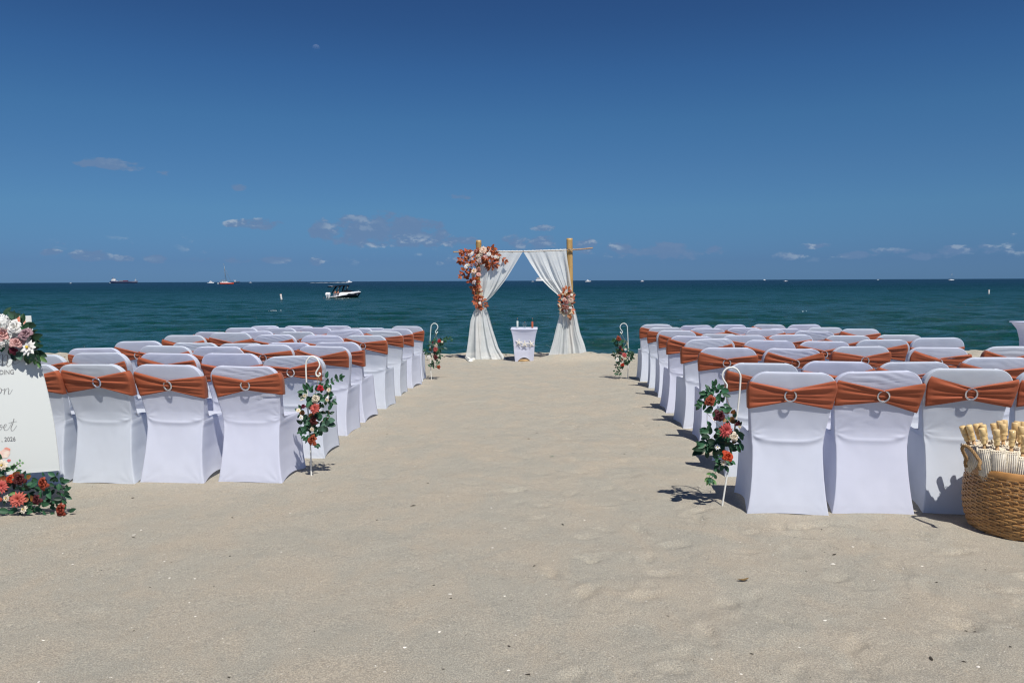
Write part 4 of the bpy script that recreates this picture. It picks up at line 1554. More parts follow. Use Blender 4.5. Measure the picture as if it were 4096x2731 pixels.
def thin_glass():
    m = bpy.data.materials.new('clear_glass')
    m.use_nodes = True
    T = NT(m.node_tree)
    T.n.remove(T.n['Principled BSDF'])
    t = T.node('ShaderNodeBsdfTransparent')
    t.inputs[0].default_value = (0.90, 0.95, 0.94, 1)
    g = T.node('ShaderNodeBsdfGlossy')
    g.inputs['Roughness'].default_value = .05
    mx = T.node('ShaderNodeMixShader')
    mx.inputs[0].default_value = .09
    T.l.new(t.outputs[0], mx.inputs[1]); T.l.new(g.outputs[0], mx.inputs[2])
    T.l.new(mx.outputs[0], T.n['Material Output'].inputs[0])
    return m


M_GLASS = thin_glass()
M_CORK = pbr('cork', (0.30, 0.13, 0.07), rough=.9)


def bottle(label, px, fill, fh):
    c = at(*C6(px, 505), TY - .12)
    r = empty('sand_bottle', (c.x, TY - .12, tz + .643))
    tag(r, label, 'bottle')
    g = MB()
    rows = []
    for z, w, p in ((0, .018, 6), (.004, .0195, 6), (.128, .0195, 6), (.142, .016, 4), (.152, .0085, 2), (.180, .008, 2), (.182, .0095, 2), (.188, .0095, 2)):
        ring = []
        for k in range(20):
            th = 2 * math.pi * k / 20
            cc, ss = math.cos(th), math.sin(th)
            ring.append((w * math.copysign(abs(cc) ** (2 / p), cc), w * math.copysign(abs(ss) ** (2 / p), ss), z))
        rows.append(ring)
    g.grid(np.array(rows), closed_u=True)
    g.f.append(tuple(range(20))[::-1]); g.m.append(0)
    g.build('glass', M_GLASS, r)
    MB().box((0, 0, .003 + fh / 2), (.0345, .0345, fh), bev=.003).build('coloured_sand', fill, r)
    MB().lathe([(.0065, .180), (.0075, .194), (.0068, .196)], 12).build('cork', M_CORK, r)


bottle('clear bottle of white sand on the small table', 498, pbr('white_sand_fill', (0.80, 0.81, 0.79), rough=.9), .136)
bottle('clear bottle of orange sand on the small table', 922, pbr('orange_sand_fill', (0.62, 0.10, 0.022), rough=.9), .122)
c = at(*C6(704, 505), TY - .14)
hv = empty('heart_vase', (c.x, TY - .14, tz + .643))
tag(hv, 'heart shaped clear glass vase between the two sand bottles', 'vase')
rows = []
for z, hwid, dep in ((.0, .026, .018), (.010, .026, .018), (.016, .016, .012), (.028, .020, .014), (.045, .033, .018), (.062, .042, .020), (.078, .044, .020), (.090, .036, .018), (.097, .018, .014), (.102, .011, .010), (.112, .013, .012), (.118, .016, .014)):
    rows.append([(hwid * math.cos(q), dep * math.sin(q), z + (.010 * abs(math.cos(q)) if .07 < z < .1 else 0)) for q in np.linspace(0, 2 * math.pi, 24, endpoint=False)])
rows2 = rows + [[(x * .78, y * .72, max(z, .014)) for x, y, z in r] for r in rows[::-1]]
MB().grid(np.array(rows2), closed_u=True).build('glass', M_GLASS, hv)
MB().lathe([(.009, .110), (.010, .124), (.009, .126)], 12).build('cork', M_CORK, hv)

# second table near the water, cut by the right edge of the picture
t2 = at(4060, 1289, 13.4)
table_cover('cocktail_table', 'tall white covered table at the far right by the water', (t2.x + .58, 13.4 + .28, gz(t2.x + .3, 13.6) - .01), t2.z - gz(t2.x + .3, 13.6), [(.80, .30), (.77, .295), (.62, .215), (.45, .185), (.30, .18), (0, .19)], 6)


# ------------------------------------------------------------------ welcome sign
SIGN_Y, SIGN_TAN = 4.60, math.tan(R(11))


def sign_y(x, z):
    return SIGN_Y + SIGN_TAN * (x + 2.73) + .16 * (z - .18) - .02 * math.sin(max(0, min(1, (z - .18) / .93)) * math.pi)


def on_sign(px, py, off=0.0):
    """point on the slightly warped board under a pixel (off: towards the viewer)"""
    Y = SIGN_Y
    for _ in range(6):
        p = at(px, py, Y)
        Y = sign_y(p.x, p.z)
    return at(px, py, Y) + Vector((0, -off, 0))


M_BOARD = pbr('white_sign_board', (0.61, 0.64, 0.625), rough=.35, spec=.4)
M_INK = pbr('grey_ink', (0.21, 0.21, 0.215), rough=.6)
so = on_sign(238, 1881)
sign = empty('welcome_sign', (so.x - .3, so.y - .05, gz(so.x - .3, so.y)))
tag(sign, 'tall white wedding sign with grey script lettering and flowers', 'sign')
edge = [(122, 1262), (131, 1327), (160, 1450), (192, 1579), (215, 1691), (228, 1790), (238, 1881)]
fr, bk = [], []
for (x, y) in [(p.x, p.y) for p in spline(edge, 8)]:
    a = on_sign(x, y)
    rowf = [Vector((a.x - q * .61, sign_y(a.x - q * .61, a.z - q * .024), a.z - q * .024)) - sign.location for q in np.linspace(0, 1, 14)]
    fr.append(rowf)
    bk.append([p + Vector((.001, .005, 0)) for p in rowf])
m = MB()
F_, B_ = np.array(fr), np.array(bk)
m.grid(F_); m.grid(B_[:, ::-1])
m.grid(np.stack([F_[:, 0], B_[:, 0]], 1)); m.grid(np.stack([B_[:, -1], F_[:, -1]], 1))
m.grid(np.stack([B_[0], F_[0]], 1)); m.grid(np.stack([F_[-1], B_[-1]], 1))
m.build('board', M_BOARD, sign, smooth=False)
# stand of the sign, behind and to the left
wood = pbr('dark_easel_wood', (0.10, 0.07, 0.05), rough=.7)
cx = fr[10][9]
zb = -.02
for a, b in (((cx.x - .10, .03, zb), (cx.x - .02, .26, .95)), ((cx.x - .02, .55, zb), (cx.x - .02, .27, .95))):
    MB().tube([Vector(a), Vector(b)], .011, 8).build('easel_leg', wood, sign)
MB().tube([fr[-1][6] + Vector((-.05, .02, -.006)), fr[-1][13] + Vector((0, .02, -.006))], .010, 8).build('easel_ledge', wood, sign)

CS = crop(0, 1220, 1.783)
CA = crop(0, 1200, 1.65)


def script(strokes, C, name, wmax=2.6, wmin=.9):
    """pen lettering: ribbons thick on the down strokes, lying on the board"""
    mb = MB()
    for st in strokes:
        P = [p for p in spline([(x, y) for x, y in st], 7)]
        rows = []
        for i, p in enumerate(P):
            d = P[min(i + 1, len(P) - 1)] - P[max(0, i - 1)]
            d = d.normalized() if d.length > 1e-6 else Vector((1, 0))
            dn = max(0, d.y)
            w = wmin + (wmax - wmin) * dn ** 1.3
            nn = Vector((-d.y, d.x)) * w / 2
            rows.append([on_sign(*C(p.x + nn.x, p.y + nn.y), .0022) - sign.location, on_sign(*C(p.x - nn.x, p.y - nn.y), .0022) - sign.location])
        mb.grid(np.array(rows))
    return mb.build(name, M_INK, sign)


script([[(-16, 352), (-14, 400), (-16, 440)], [(-15, 400), (0, 362), (14, 350), (21, 366), (19, 400), (17, 436)], [(18, 400), (34, 364), (48, 353), (56, 368), (52, 402), (50, 426), (60, 437), (78, 424), (100, 402), (119, 384), (114, 370), (100, 376), (91, 398), (97, 416), (114, 419), (140, 405)]], CS, 'script_me', 6.0, 2.0)
script([[(-22, 598), (-8, 584), (6, 582), (12, 596), (4, 612), (-10, 618), (-22, 606)], [(8, 588), (22, 592), (34, 582)], [(34, 582), (32, 600), (28, 622)], [(30, 608), (42, 588), (54, 580), (60, 590), (57, 606), (58, 619), (68, 616), (84, 588)]], CA, 'script_on', 4.4, 1.6)
script([[(-30, 830), (-6, 790), (0, 772), (-8, 772), (-14, 800), (-16, 846), (-4, 858), (12, 846), (16, 828), (8, 822), (0, 832), (14, 838), (28, 836)], [(26, 846), (40, 832), (44, 820), (34, 820), (26, 838), (32, 856), (48, 856), (64, 838), (80, 805)],
        [(94, 780), (86, 812), (74, 842), (78, 860), (92, 856), (112, 826)], [(58, 812), (84, 803), (114, 800)]], CA, 'script_bet', 4.4, 1.6)


def caps(text, name, right, base, cap_px):
    """plain lettering; right: pixel of its right end on the baseline"""
    cu = bpy.data.curves.new(name, 'FONT')
    cu.body = text
    cu.align_x = 'RIGHT'
    cu.size = 1.0
    cu.offset = 0.006
    tmp = bpy.data.objects.new(name, cu)
    COL.objects.link(tmp)
    bpy.context.view_layer.update()
    me = bpy.data.meshes.new_from_object(tmp.evaluated_get(bpy.context.evaluated_depsgraph_get()))
    bpy.data.objects.remove(tmp)
    me.name = name
    k = cap_px / 0.70
    for v in me.vertices:
        px = right + v.co.x * k * .93
        py = base - v.co.y * k + (px - right) * -.045
        v.co = on_sign(px, py, .0022) - sign.location
    me.materials.clear()
    me.materials.append(M_INK)
    return new_obj(name, me, sign)


caps('DING', 'lettering_ding', 58.0, 1495.0, 18.0)
caps(', 2026', 'lettering_year', 63.5, 1762.5, 17.2)


def print_shape(pts, C, name, mat, off=.002):
    P = [on_sign(*C(x, y), off) - sign.location for x, y in pts]
    return MB().add(P, [tuple(range(len(P)))]).build(name, mat, sign, smooth=False)


def printed(name, c1, c2, sc):
    m = bpy.data.materials.new(name)
    m.use_nodes = True
    T = NT(m.node_tree)
    tc = T.node('ShaderNodeTexCoord').outputs['Object']
    T.l.new(T.mix(T.ramp(T.noise(tc, sc, 3.0, .6), .35, .65), c1, c2), T.n['Principled BSDF'].inputs['Base Color'])
    T.n['Principled BSDF'].inputs['Roughness'].default_value = .4
    return m


C4 = crop(0, 1700, 3.734)
print_shape([(-60, 420), (-30, 370), (20, 385), (70, 345), (110, 360), (150, 385), (155, 420), (120, 480), (60, 492), (0, 470)], C4, 'printed_rose', printed('printed_rose_ink', (0.78, 0.68, 0.58), (0.74, 0.50, 0.42), 22))
print_shape([(62, 345), (100, 326), (158, 350), (155, 385), (115, 368)], C4, 'printed_petal', printed('printed_petal_ink', (0.72, 0.24, 0.18), (0.70, 0.40, 0.32), 30), .003)
print_shape([(104, 525), (130, 503), (165, 512), (158, 540), (128, 550)], C4, 'printed_bud', printed('printed_bud_ink', (0.62, 0.08, 0.10), (0.66, 0.16, 0.16), 40))
gp = printed('printed_leaf_ink', (0.10, 0.28, 0.12), (0.30, 0.46, 0.20), 60)
MBs = [(170, 640, 100), (215, 612, 95), (260, 585, 90), (300, 548, 92), (318, 560, 0), (285, 580, -45), (228, 622, -25), (180, 648, -40)]
for x, y, dg in MBs:
    a = R(dg)
    u, v = (math.cos(a), -math.sin(a)), (math.sin(a), math.cos(a))
    print_shape([(x + u[0] * q * 44 + v[0] * w_ * 15, y + u[1] * q * 44 + v[1] * w_ * 15) for q, w_ in ((0, 0), (.3, .8), (.6, 1), (.85, .6), (1, 0), (.85, -.6), (.6, -1), (.3, -.8))], C4, 'printed_leaf', gp)
print_shape([(155, 640), (158, 648), (310, 560), (306, 553)], C4, 'printed_stem', pbr('printed_stem_ink', (.12, .09, .06), rough=.4))
CZ = crop(0, 1050, 4.704)
print_shape([(310, 1050), (350, 1012), (420, 1040), (480, 1075), (492, 1110), (460, 1160), (400, 1180), (340, 1130)], CZ, 'printed_bloom', printed('printed_bloom_ink', (0.62, 0.14, 0.07), (0.72, 0.44, 0.34), 45))

b = Bouquet('sign_flowers', 'white and blush roses with dark leaves on the top of the sign', 'flower arrangement', *CS(100, 220), 4.64, 41)
for (x, y, r, kd, col) in [(15, 118, 62, 'hydrangea', 'white'), (100, 155, 62, 'rose', 'white'), (15, 208, 60, 'rose', 'blush'), (180, 205, 56, 'rose', 'mauve'), (115, 266, 54, 'rose', 'blush'), (200, 302, 62, 'daisy', 'white'), (5, 278, 42, 'hydrangea', 'white'), (92, 325, 32, 'rose', 'plum'), (-60, 190, 60, 'rose', 'white')]:
    b.bloom(*CS(x, y), r / 1.783 * 1.03, kd, col, dy=-.06)
for (x, y, ln, deg, kk) in [(30, 75, 75, 60, 'dark'), (0, 70, 70, 110, 'dark'), (90, 115, 80, 80, 'dark'), (70, 100, 80, 30, 'dark'), (165, 160, 85, 25, 'dark'), (225, 235, 90, 15, 'dark'), (220, 260, 90, -20, 'dark'), (240, 300, 80, 10, 'dark'), (250, 330, 85, -30, 'dark'), (270, 345, 75, -60, 'dark'), (190, 350, 80, -90, 'dark'),
                            (140, 330, 75, -65, 'euc'), (110, 340, 70, -110, 'dark'), (210, 330, 75, -70, 'euc'), (260, 320, 75, -85, 'euc'), (285, 370, 60, -40, 'light'), (230, 370, 50, -110, 'light'), (250, 385, 46, -80, 'light'), (262, 400, 44, -60, 'light'), (275, 410, 40, -75, 'light'), (60, 320, 60, -60, 'dark'), (150, 110, 60, 60, 'light'), (120, 90, 70, 130, 'euc'), (205, 150, 80, 5, 'dark'), (215, 215, 70, 40, 'dark')]:
    b.leaf(*CS(x, y), ln / 1.783, deg, kk, dy=-.03)
b.fill(*CS(110, 220), 130 / 1.783, 120 / 1.783, 22, 75 / 1.783, ['dark', 'green'], dy=-.01)

b = Bouquet('ground_flowers', 'rust and coral roses with green leaves on the sand before the sign', 'flower arrangement', *C4(400, 1290), 4.50, 42)
for (x, y, r, kd, col) in [(285, 812, 95, 'rose', 'burgundy'), (637, 868, 98, 'rose', 'rust'), (905, 1268, 102, 'rose', 'rust'), (545, 1118, 84, 'rose', 'burgundy'), (260, 1108, 112, 'dahlia', 'coral'), (20, 915, 90, 'dahlia', 'coral'), (140, 800, 66, 'rose', 'red'), (30, 598, 80, 'daisy', 'cream'), (90, 1090, 56, 'daisy', 'cream'), (345, 1255, 60, 'daisy', 'cream'), (-60, 1080, 90, 'rose', 'rust')]:
    b.bloom(*C4(x, y), r / 3.734 * 1.15, kd, col, dy=-.05, tilt=(b.g.uniform(-.3, .4), b.g.uniform(.1, .5)))
for (x, y, ln, deg, kk) in [(570, 830, 90, 160, 'green'), (560, 860, 100, 210, 'green'), (720, 960, 130, -60, 'green'), (660, 760, 60, 100, 'green'), (700, 950, 90, -110, 'green'), (820, 760, 100, 150, 'green'), (850, 770, 90, 60, 'green'), (830, 790, 90, 200, 'dark'), (900, 850, 110, 10, 'green'), (900, 830, 110, 35, 'green'),
                            (880, 870, 90, -80, 'green'), (740, 870, 80, -20, 'dark'), (960, 980, 90, 30, 'green'), (960, 1000, 90, -10, 'dark'), (980, 1050, 90, -30, 'green'), (920, 1100, 90, 170, 'dark'), (930, 1110, 100, -20, 'green'), (900, 1140, 80, 190, 'green'), (960, 1170, 80, -60, 'green'), (1035, 1290, 100, 25, 'dark'), (130, 1290, 130, 160, 'green'),
                            (270, 1260, 130, 195, 'green'), (390, 1280, 130, 5, 'green'), (420, 1200, 120, 140, 'green'), (530, 1240, 100, -20, 'green'), (310, 1290, 90, -90, 'green'), (580, 1220, 90, 60, 'green'), (620, 1190, 110, 10, 'green'), (640, 1270, 90, -30, 'green'), (760, 1300, 80, -60, 'green'), (60, 1210, 80, 60, 'green'), (50, 1240, 90, 220, 'green'),
                            (30, 1250, 80, -40, 'green'), (170, 660, 110, 175, 'green'), (90, 660, 110, 200, 'green'), (20, 520, 90, 80, 'green'), (230, 940, 90, 10, 'green'), (280, 1010, 90, -20, 'light'), (240, 1010, 80, 190, 'light'), (400, 790, 70, 30, 'brown'), (115, 795, 100, 180, 'brown'), (200, 765, 90, 40, 'brown'), (450, 1090, 90, 10, 'brown'), (430, 1100, 80, 190, 'brown'), (0, 1080, 90, 180, 'green'), (440, 960, 100, 120, 'dark')]:
    b.leaf(*C4(x, y), ln / 3.734 * 1.22, deg, kk, dy=-.03)
for (x, y, rx, ry, n, ln, kk) in [(250, 950, 280, 190, 44, 110, ['green', 'dark']), (600, 1170, 290, 90, 34, 100, ['green', 'dark']), (120, 720, 160, 100, 20, 105, ['green', 'dark']), (780, 900, 150, 110, 12, 90, ['green', 'dark'])]:
    b.fill(*C4(x, y), rx / 3.734, ry / 3.734, n, ln / 3.734, kk, dy=.03)
b.vine([C4(*p) for p in ((900, 1150), (940, 1060), (975, 980), (1000, 940))], 75 / 3.734, 'green', dy=-.02)


# ------------------------------------------------------------------ basket of parasols
BX, BYC = 2.79, 4.12
bz = gz(BX, BYC) - .012
bask = empty('wicker_basket', (BX, BYC, bz))
tag(bask, 'round brown wicker basket on the sand by the front right chairs', 'basket')


def wicker_material():
    m = bpy.data.materials.new('wicker')
    m.use_nodes = True
    T = NT(m.node_tree)
    b_ = T.n['Principled BSDF']
    tc = T.node('ShaderNodeTexCoord').outputs['Object']
    oi = T.node('ShaderNodeObjectInfo').outputs['Random']
    mp = T.node('ShaderNodeMapping')
    T.l.new(tc, mp.inputs[0])
    mp.inputs['Scale'].default_value = (9, 9, 60)
    c = T.mix(T.ramp(T.noise(mp.outputs[0], 1.0, 4.0, .6), .3, .7), (0.34, 0.160, 0.050), (0.47, 0.255, 0.090))
    c = T.mix(T.ramp(T.noise(tc, 3.0, 2.0, .5), .4, .7, 0, .45), c, (0.46, 0.26, 0.09))
    hs = T.node('ShaderNodeHueSaturation')
    T.put(hs.inputs['Value'], T.ramp(oi, 0, 1, .86, 1.1, False))
    T.put(hs.inputs['Color'], c)
    T.l.new(hs.outputs[0], b_.inputs['Base Color'])
    b_.inputs['Roughness'].default_value = .42
    return m


M_WICKER = wicker_material()
BH = .365
_bp = np.array([(0, .222), (.03, .238), (.09, .256), (.16, .265), (.24, .263), (.32, .253), (.365, .245)])


def br(z):
    return float(np.interp(z, _bp[:, 0], _bp[:, 1]))


NSK = 44
for k in range(NSK):
    a = 2 * math.pi * k / NSK
    rows = []
    for z in np.linspace(0, .346, 12):
        r = br(z)
        for_ = []
        for e in (-.0085, .0085):
            for_.append(((r + .001) * math.cos(a) - e * math.sin(a), (r + .001) * math.sin(a) + e * math.cos(a), z))
        for e in (.0085, -.0085):
            for_.append(((r - .002) * math.cos(a) - e * math.sin(a), (r - .002) * math.sin(a) + e * math.cos(a), z))
        rows.append(for_)
    MB().grid(np.array(rows), closed_u=True).build('stake', M_WICKER, bask, smooth=False)
NW = 28
for j in range(NW):
    z0 = .010 + j * (.327 / NW)
    hh = .327 / NW * .43
    n = NSK * 8
    rows = []
    for i in range(n):
        a = 2 * math.pi * i / n
        q = ((i / 8.0) - j * 1.0) % 3.0             # over two stakes, under one
        over = .5 + .5 * math.cos(2 * math.pi * (q - 1.0) / 3.0)
        over = min(1.0, max(0.0, over * 1.9 - .2))
        off = -.0040 + .0090 * over
        r = br(z0) + off
        tl = .0018 * math.sin(2 * math.pi * q / 3.0)
        row = []
        for (dr, dz) in ((.0022, -hh), (.0030, 0), (.0022, hh), (-.0012, hh), (-.0012, -hh)):
            row.append(((r + dr) * math.cos(a), (r + dr) * math.sin(a), z0 + dz + tl))
        rows.append(row)
    rows.append(rows[0])
    MB().grid(np.array(rows), closed_u=True).build('weaver', M_WICKER, bask, smooth=False)
MB().lathe([(.258, .328), (.260, .340), (.256, .361), (.252, .365), (.243, .365), (.241, .358), (.243, .331)], 72, cap=False).build('rim', pbr('rim_wood', (0.42, 0.21, 0.07), rough=.45, var=.2, nscale=9), bask)
MB().lathe([(.001, .006), (.200, .006), (.208, .012)], 40, cap=False).build('base', M_WICKER, bask)
M_ROPE = pbr('jute_rope', (0.30, 0.185, 0.085), rough=.95, var=.3, nscale=120, bump=.6, bscale=300)
CB = crop(3796, 1660, 2.903)
path = [at(*CB(x, y), yy) - bask.location for x, y, yy in ((198, 600, 4.12), (188, 545, 4.12), (205, 500, 4.11), (172, 445, 4.10), (152, 390, 4.08), (176, 356, 4.05), (230, 372, 4.02), (285, 430, 3.98), (335, 500, 3.95), (362, 545, 3.93), (348, 590, 3.92), (356, 630, 3.92))]
P_ = spline(path, 10)
mr = MB()
for ph in (0, 2.094, 4.189):
    pts = []
    for i, p in enumerate(P_):
        d = (P_[min(i + 1, len(P_) - 1)] - P_[max(0, i - 1)]).normalized()
        u = d.orthogonal().normalized()
        u = (Vector((0, 1, 0)) - d * d.y).normalized() if abs(d.y) < .95 else u
        v = d.cross(u)
        q = i * .62 + ph
        pts.append(p + (u * math.cos(q) + v * math.sin(q)) * .0048)
    mr.tube(pts, .0052, 6)
mr.build('rope_handle', M_ROPE, bask)

M_HANDLE = pbr('varnished_pale_wood', (0.72, 0.52, 0.25), rough=.28, coat=.3, var=.12, nscale=10, rnd=.06)
M_STICK = pbr('stick_wood', (0.44, 0.27, 0.13), rough=.6, rnd=.1)
M_RIB = pbr('bamboo_ribs', (0.70, 0.63, 0.50), rough=.7, var=.2, nscale=60)
M_PAPER = pbr('white_paper', (0.80, 0.77, 0.72), rough=.85, var=.06, nscale=40)


def parasol_meshes():
    H_ = MB().lathe([(.004, 0), (.0145, .001), (.0165, .004), (.0162, .040), (.0150, .0415), (.0130, .043), (.0160, .045), (.0160, .047), (.0135, .049), (.0158, .051), (.0150, .060), (.0126, .070), (.0142, .079), (.0150, .083), (.0125, .088), (.0092, .090)], 20).mesh('handle', M_HANDLE)
    S_ = MB().lathe([(.0088, .088), (.0088, .30)], 10).mesh('stick', M_STICK)
    g = random.Random(4)
    rb, pp = MB(), MB()
    n = 30
    rows = []
    for k in range(n * 2):
        a = math.pi * k / n
        rr = 1.0 if k % 2 == 0 else .965
        rows.append([(q * rr * math.cos(a), q * rr * math.sin(a), z) for z, q in ((.118, .033), (.13, .040), (.21, .046), (.36, .046), (.50, .030))])
    rows.append(rows[0])
    pp.grid(np.array(rows))
    for k in range(n):
        a = 2 * math.pi * k / n
        z0 = .106 + g.uniform(-.006, .008)
        P = [Vector((q * math.cos(a), q * math.sin(a), z)) for z, q in ((z0, .0375), (.21, .0475), (.36, .0475), (.51, .030))]
        rb.tube(P, .0021, 5)
    rb.lathe([(.034, .112), (.012, .114)], 16, cap=False)
    return H_, S_, rb.mesh('ribs', M_RIB), pp.mesh('paper_canopy', M_PAPER)


PH, PS, PR, PP = parasol_meshes()
# tips of the handles: pixel in the crop, depth, sideways lean
tips = [(150, 125, 4.20, -.20), (228, 113, 4.16, -.12), (205, 120, 4.26, .12), (310, 100, 4.22, -.16), (352, 92, 4.30, -.18), (392, 108, 4.18, -.02), (380, 150, 4.05, .03), (512, 92, 4.30, -.22), (588, 64, 4.20, .02), (642, 54, 4.26, -.03),
        (625, 100, 4.10, .08), (550, 165, 4.00, .12), (768, 84, 4.14, .06), (792, 68, 4.25, -.02), (738, 175, 3.99, .18), (842, 128, 4.08, .10), (862, 72, 4.28, .03), (885, 240, 3.96, .16), (940, 100, 4.18, .08)]
order = sorted(range(len(tips)), key=lambda i: tips[i][0])
NUM = ['leftmost', 'second', 'third', 'fourth', 'fifth', 'sixth', 'seventh', 'eighth', 'ninth', 'tenth', 'eleventh', 'twelfth', 'thirteenth', 'fourteenth', 'fifteenth', 'sixteenth', 'seventeenth', 'eighteenth', 'nineteenth']
prg = random.Random(8)
for rank, i in enumerate(order):
    x, y, yy, lean = tips[i]
    yy = BYC + (yy - 4.155) * .78
    p = at(*CB(x, y), yy)
    o = empty('parasol', p)
    low = Vector((BX + (p.x - BX) * .45 - lean * .0, BYC + (p.y - BYC) * .45, bz + .02))
    d = (low - p).normalized()
    d = (d + Vector((-lean * .5, 0, 0)) * .35 + Vector((lean * -.2, 0, 0))).normalized()
    o.rotation_mode = 'QUATERNION'
    o.rotation_quaternion = Vector((0, 0, 1)).rotation_difference(d)
    where = 'leftmost handle' if rank == 0 else NUM[rank] + ' handle from the left'
    tag(o, 'closed white paper parasol in the wicker basket, ' + where, 'parasol', 'parasols in the wicker basket')
    new_obj('handle', PH, o)
    new_obj('stick', PS, o)
    cn = new_obj('paper_canopy', PP, o)
    new_obj('ribs', PR, cn)


# ------------------------------------------------------------------ boats, buoys and the moon
M_WHITE = pbr('white_gelcoat', (0.82, 0.83, 0.84), rough=.25)
M_BLACK = pbr('black_gelcoat', (0.008, 0.009, 0.012), rough=.3)
M_DGLASS = pbr('dark_tinted_glass', (0.012, 0.014, 0.020), rough=.1)
M_STEEL = pbr('stainless_rail', (0.75, 0.76, 0.78), rough=.2, metal=.9)
M_NAVY = pbr('navy_hull_paint', (0.022, 0.035, 0.085), rough=.5)
M_REDHULL = pbr('orange_red_hull_paint', (0.50, 0.055, 0.022), rough=.35)
M_GREY = pbr('grey_paint', (0.26, 0.27, 0.26), rough=.6)
M_MAROON = pbr('maroon_paint', (0.20, 0.025, 0.03), rough=.6)
M_ALU = pbr('aluminium_spar', (0.22, 0.23, 0.23), rough=.4, metal=.4)


def sea_spot(px, Y):
    """point on the sea at depth Y under picture column px"""
    p = at(px, 1125, Y)
    return Vector((p.x, Y, SEA_Z))


def hull_mesh(L, beam, sheer, deckf, chine=.35, rake=.12, n=26):
    """stations from stern (x=0) to bow (x=L): closed hull body"""
    rows = []
    for i in range(n + 1):
        t = i / n
        b = beam / 2 * (1 - max(0, (t - .45) / .55) ** 2.2) * (.93 + .07 * min(1, t * 4))
        b = max(b, .01)
        z = sheer(t)
        xx = t * L
        fw = rake * L * (t ** 3)
        kz = -.35 * deckf
        rows.append([(xx - fw * 1.0, 0, kz), (xx - fw * .75, -b * .78, kz * .25), (xx - fw * .35, -b * .94, z * .45), (xx, -b, z), (xx, -b * .9, z + .01), (xx, 0, z + .03), (xx, b * .9, z + .01), (xx, b, z), (xx - fw * .35, b * .94, z * .45), (xx - fw * .75, b * .78, kz * .25)])
    mb = MB()
    mb.grid(np.array(rows), closed_u=True)
    c = len(rows[0])
    mb.f.append(tuple(range(c))[::-1]); mb.m.append(0)
    mb.f.append(tuple(n * c + k for k in range(c))); mb.m.append(0)
    return mb


def person(label, joints, edges, radii, skin_c, cloth, loc, rz=0.0):
    """one continuous figure grown over a skeleton; cloth: list of (zmin, zmax, colour)"""
    me = bpy.data.meshes.new('person')
    me.from_pydata(joints, edges, [])
    o = new_obj('person', me)
    md = o.modifiers.new('Skin', 'SKIN')
    for v, r in zip(me.skin_vertices[0].data, radii):
        v.radius = (r, r)
    me.skin_vertices[0].data[0].use_root = True
    sb = o.modifiers.new('Subdivision', 'SUBSURF')
    sb.levels = sb.render_levels = 1
    m = bpy.data.materials.new('skin_and_clothes')
    m.use_nodes = True
    T = NT(m.node_tree)
    tc = T.node('ShaderNodeTexCoord').outputs['Object']
    sp = T.node('ShaderNodeSeparateXYZ')
    T.l.new(tc, sp.inputs[0])
    c = (*skin_c,)
    col = None
    for (a, b, cc) in cloth:
        f = T.math('MULTIPLY', T.math('GREATER_THAN', sp.outputs[2], a), T.math('LESS_THAN', sp.outputs[2], b))
        col = T.mix(f, col if col is not None else c, cc)
    T.l.new(col, T.n['Principled BSDF'].inputs['Base Color'])
    me.materials.append(m)
    o.location = loc
    o.rotation_euler = (0, 0, rz)
    tag(o, label, 'person')
    return o


STAND = ([(0, 0, .95), (0, 0, 1.2), (0, 0, 1.42), (0, 0, 1.50), (.02, 0, 1.62), (0, .2, 1.40), (.05, .30, 1.15), (.22, .25, 1.05), (0, -.2, 1.40), (.05, -.30, 1.15), (.22, -.25, 1.05), (0, .10, .9), (.02, .11, .5), (0, .11, .06), (.12, .12, .03), (0, -.10, .9), (.02, -.11, .5), (0, -.11, .06), (.12, -.12, .03), (.03, 0, 1.74)],
         [(4, 19), (0, 1), (1, 2), (2, 3), (3, 4), (2, 5), (5, 6), (6, 7), (2, 8), (8, 9), (9, 10), (0, 11), (11, 12), (12, 13), (13, 14), (0, 15), (15, 16), (16, 17), (17, 18)],
         [.15, .15, .15, .06, .10, .065, .05, .04, .065, .05, .04, .09, .065, .05, .04, .09, .065, .05, .04, .085])
SIT = ([(0, 0, .12), (-.03, 0, .38), (-.02, 0, .58), (.02, 0, .67), (.04, 0, .78), (0, .19, .56), (.14, .26, .36), (.32, .2, .3), (0, -.19, .56), (.14, -.26, .36), (.32, -.2, .3), (.08, .10, .12), (.45, .13, .30), (.52, .13, -.12), (.62, .13, -.14), (.08, -.10, .12), (.45, -.13, .30), (.52, -.13, -.12), (.62, -.13, -.14), (.05, 0, .90)],
       STAND[1], [.14, .13, .14, .06, .10, .06, .045, .04, .06, .045, .04, .09, .07, .05, .04, .09, .07, .05, .04, .085])


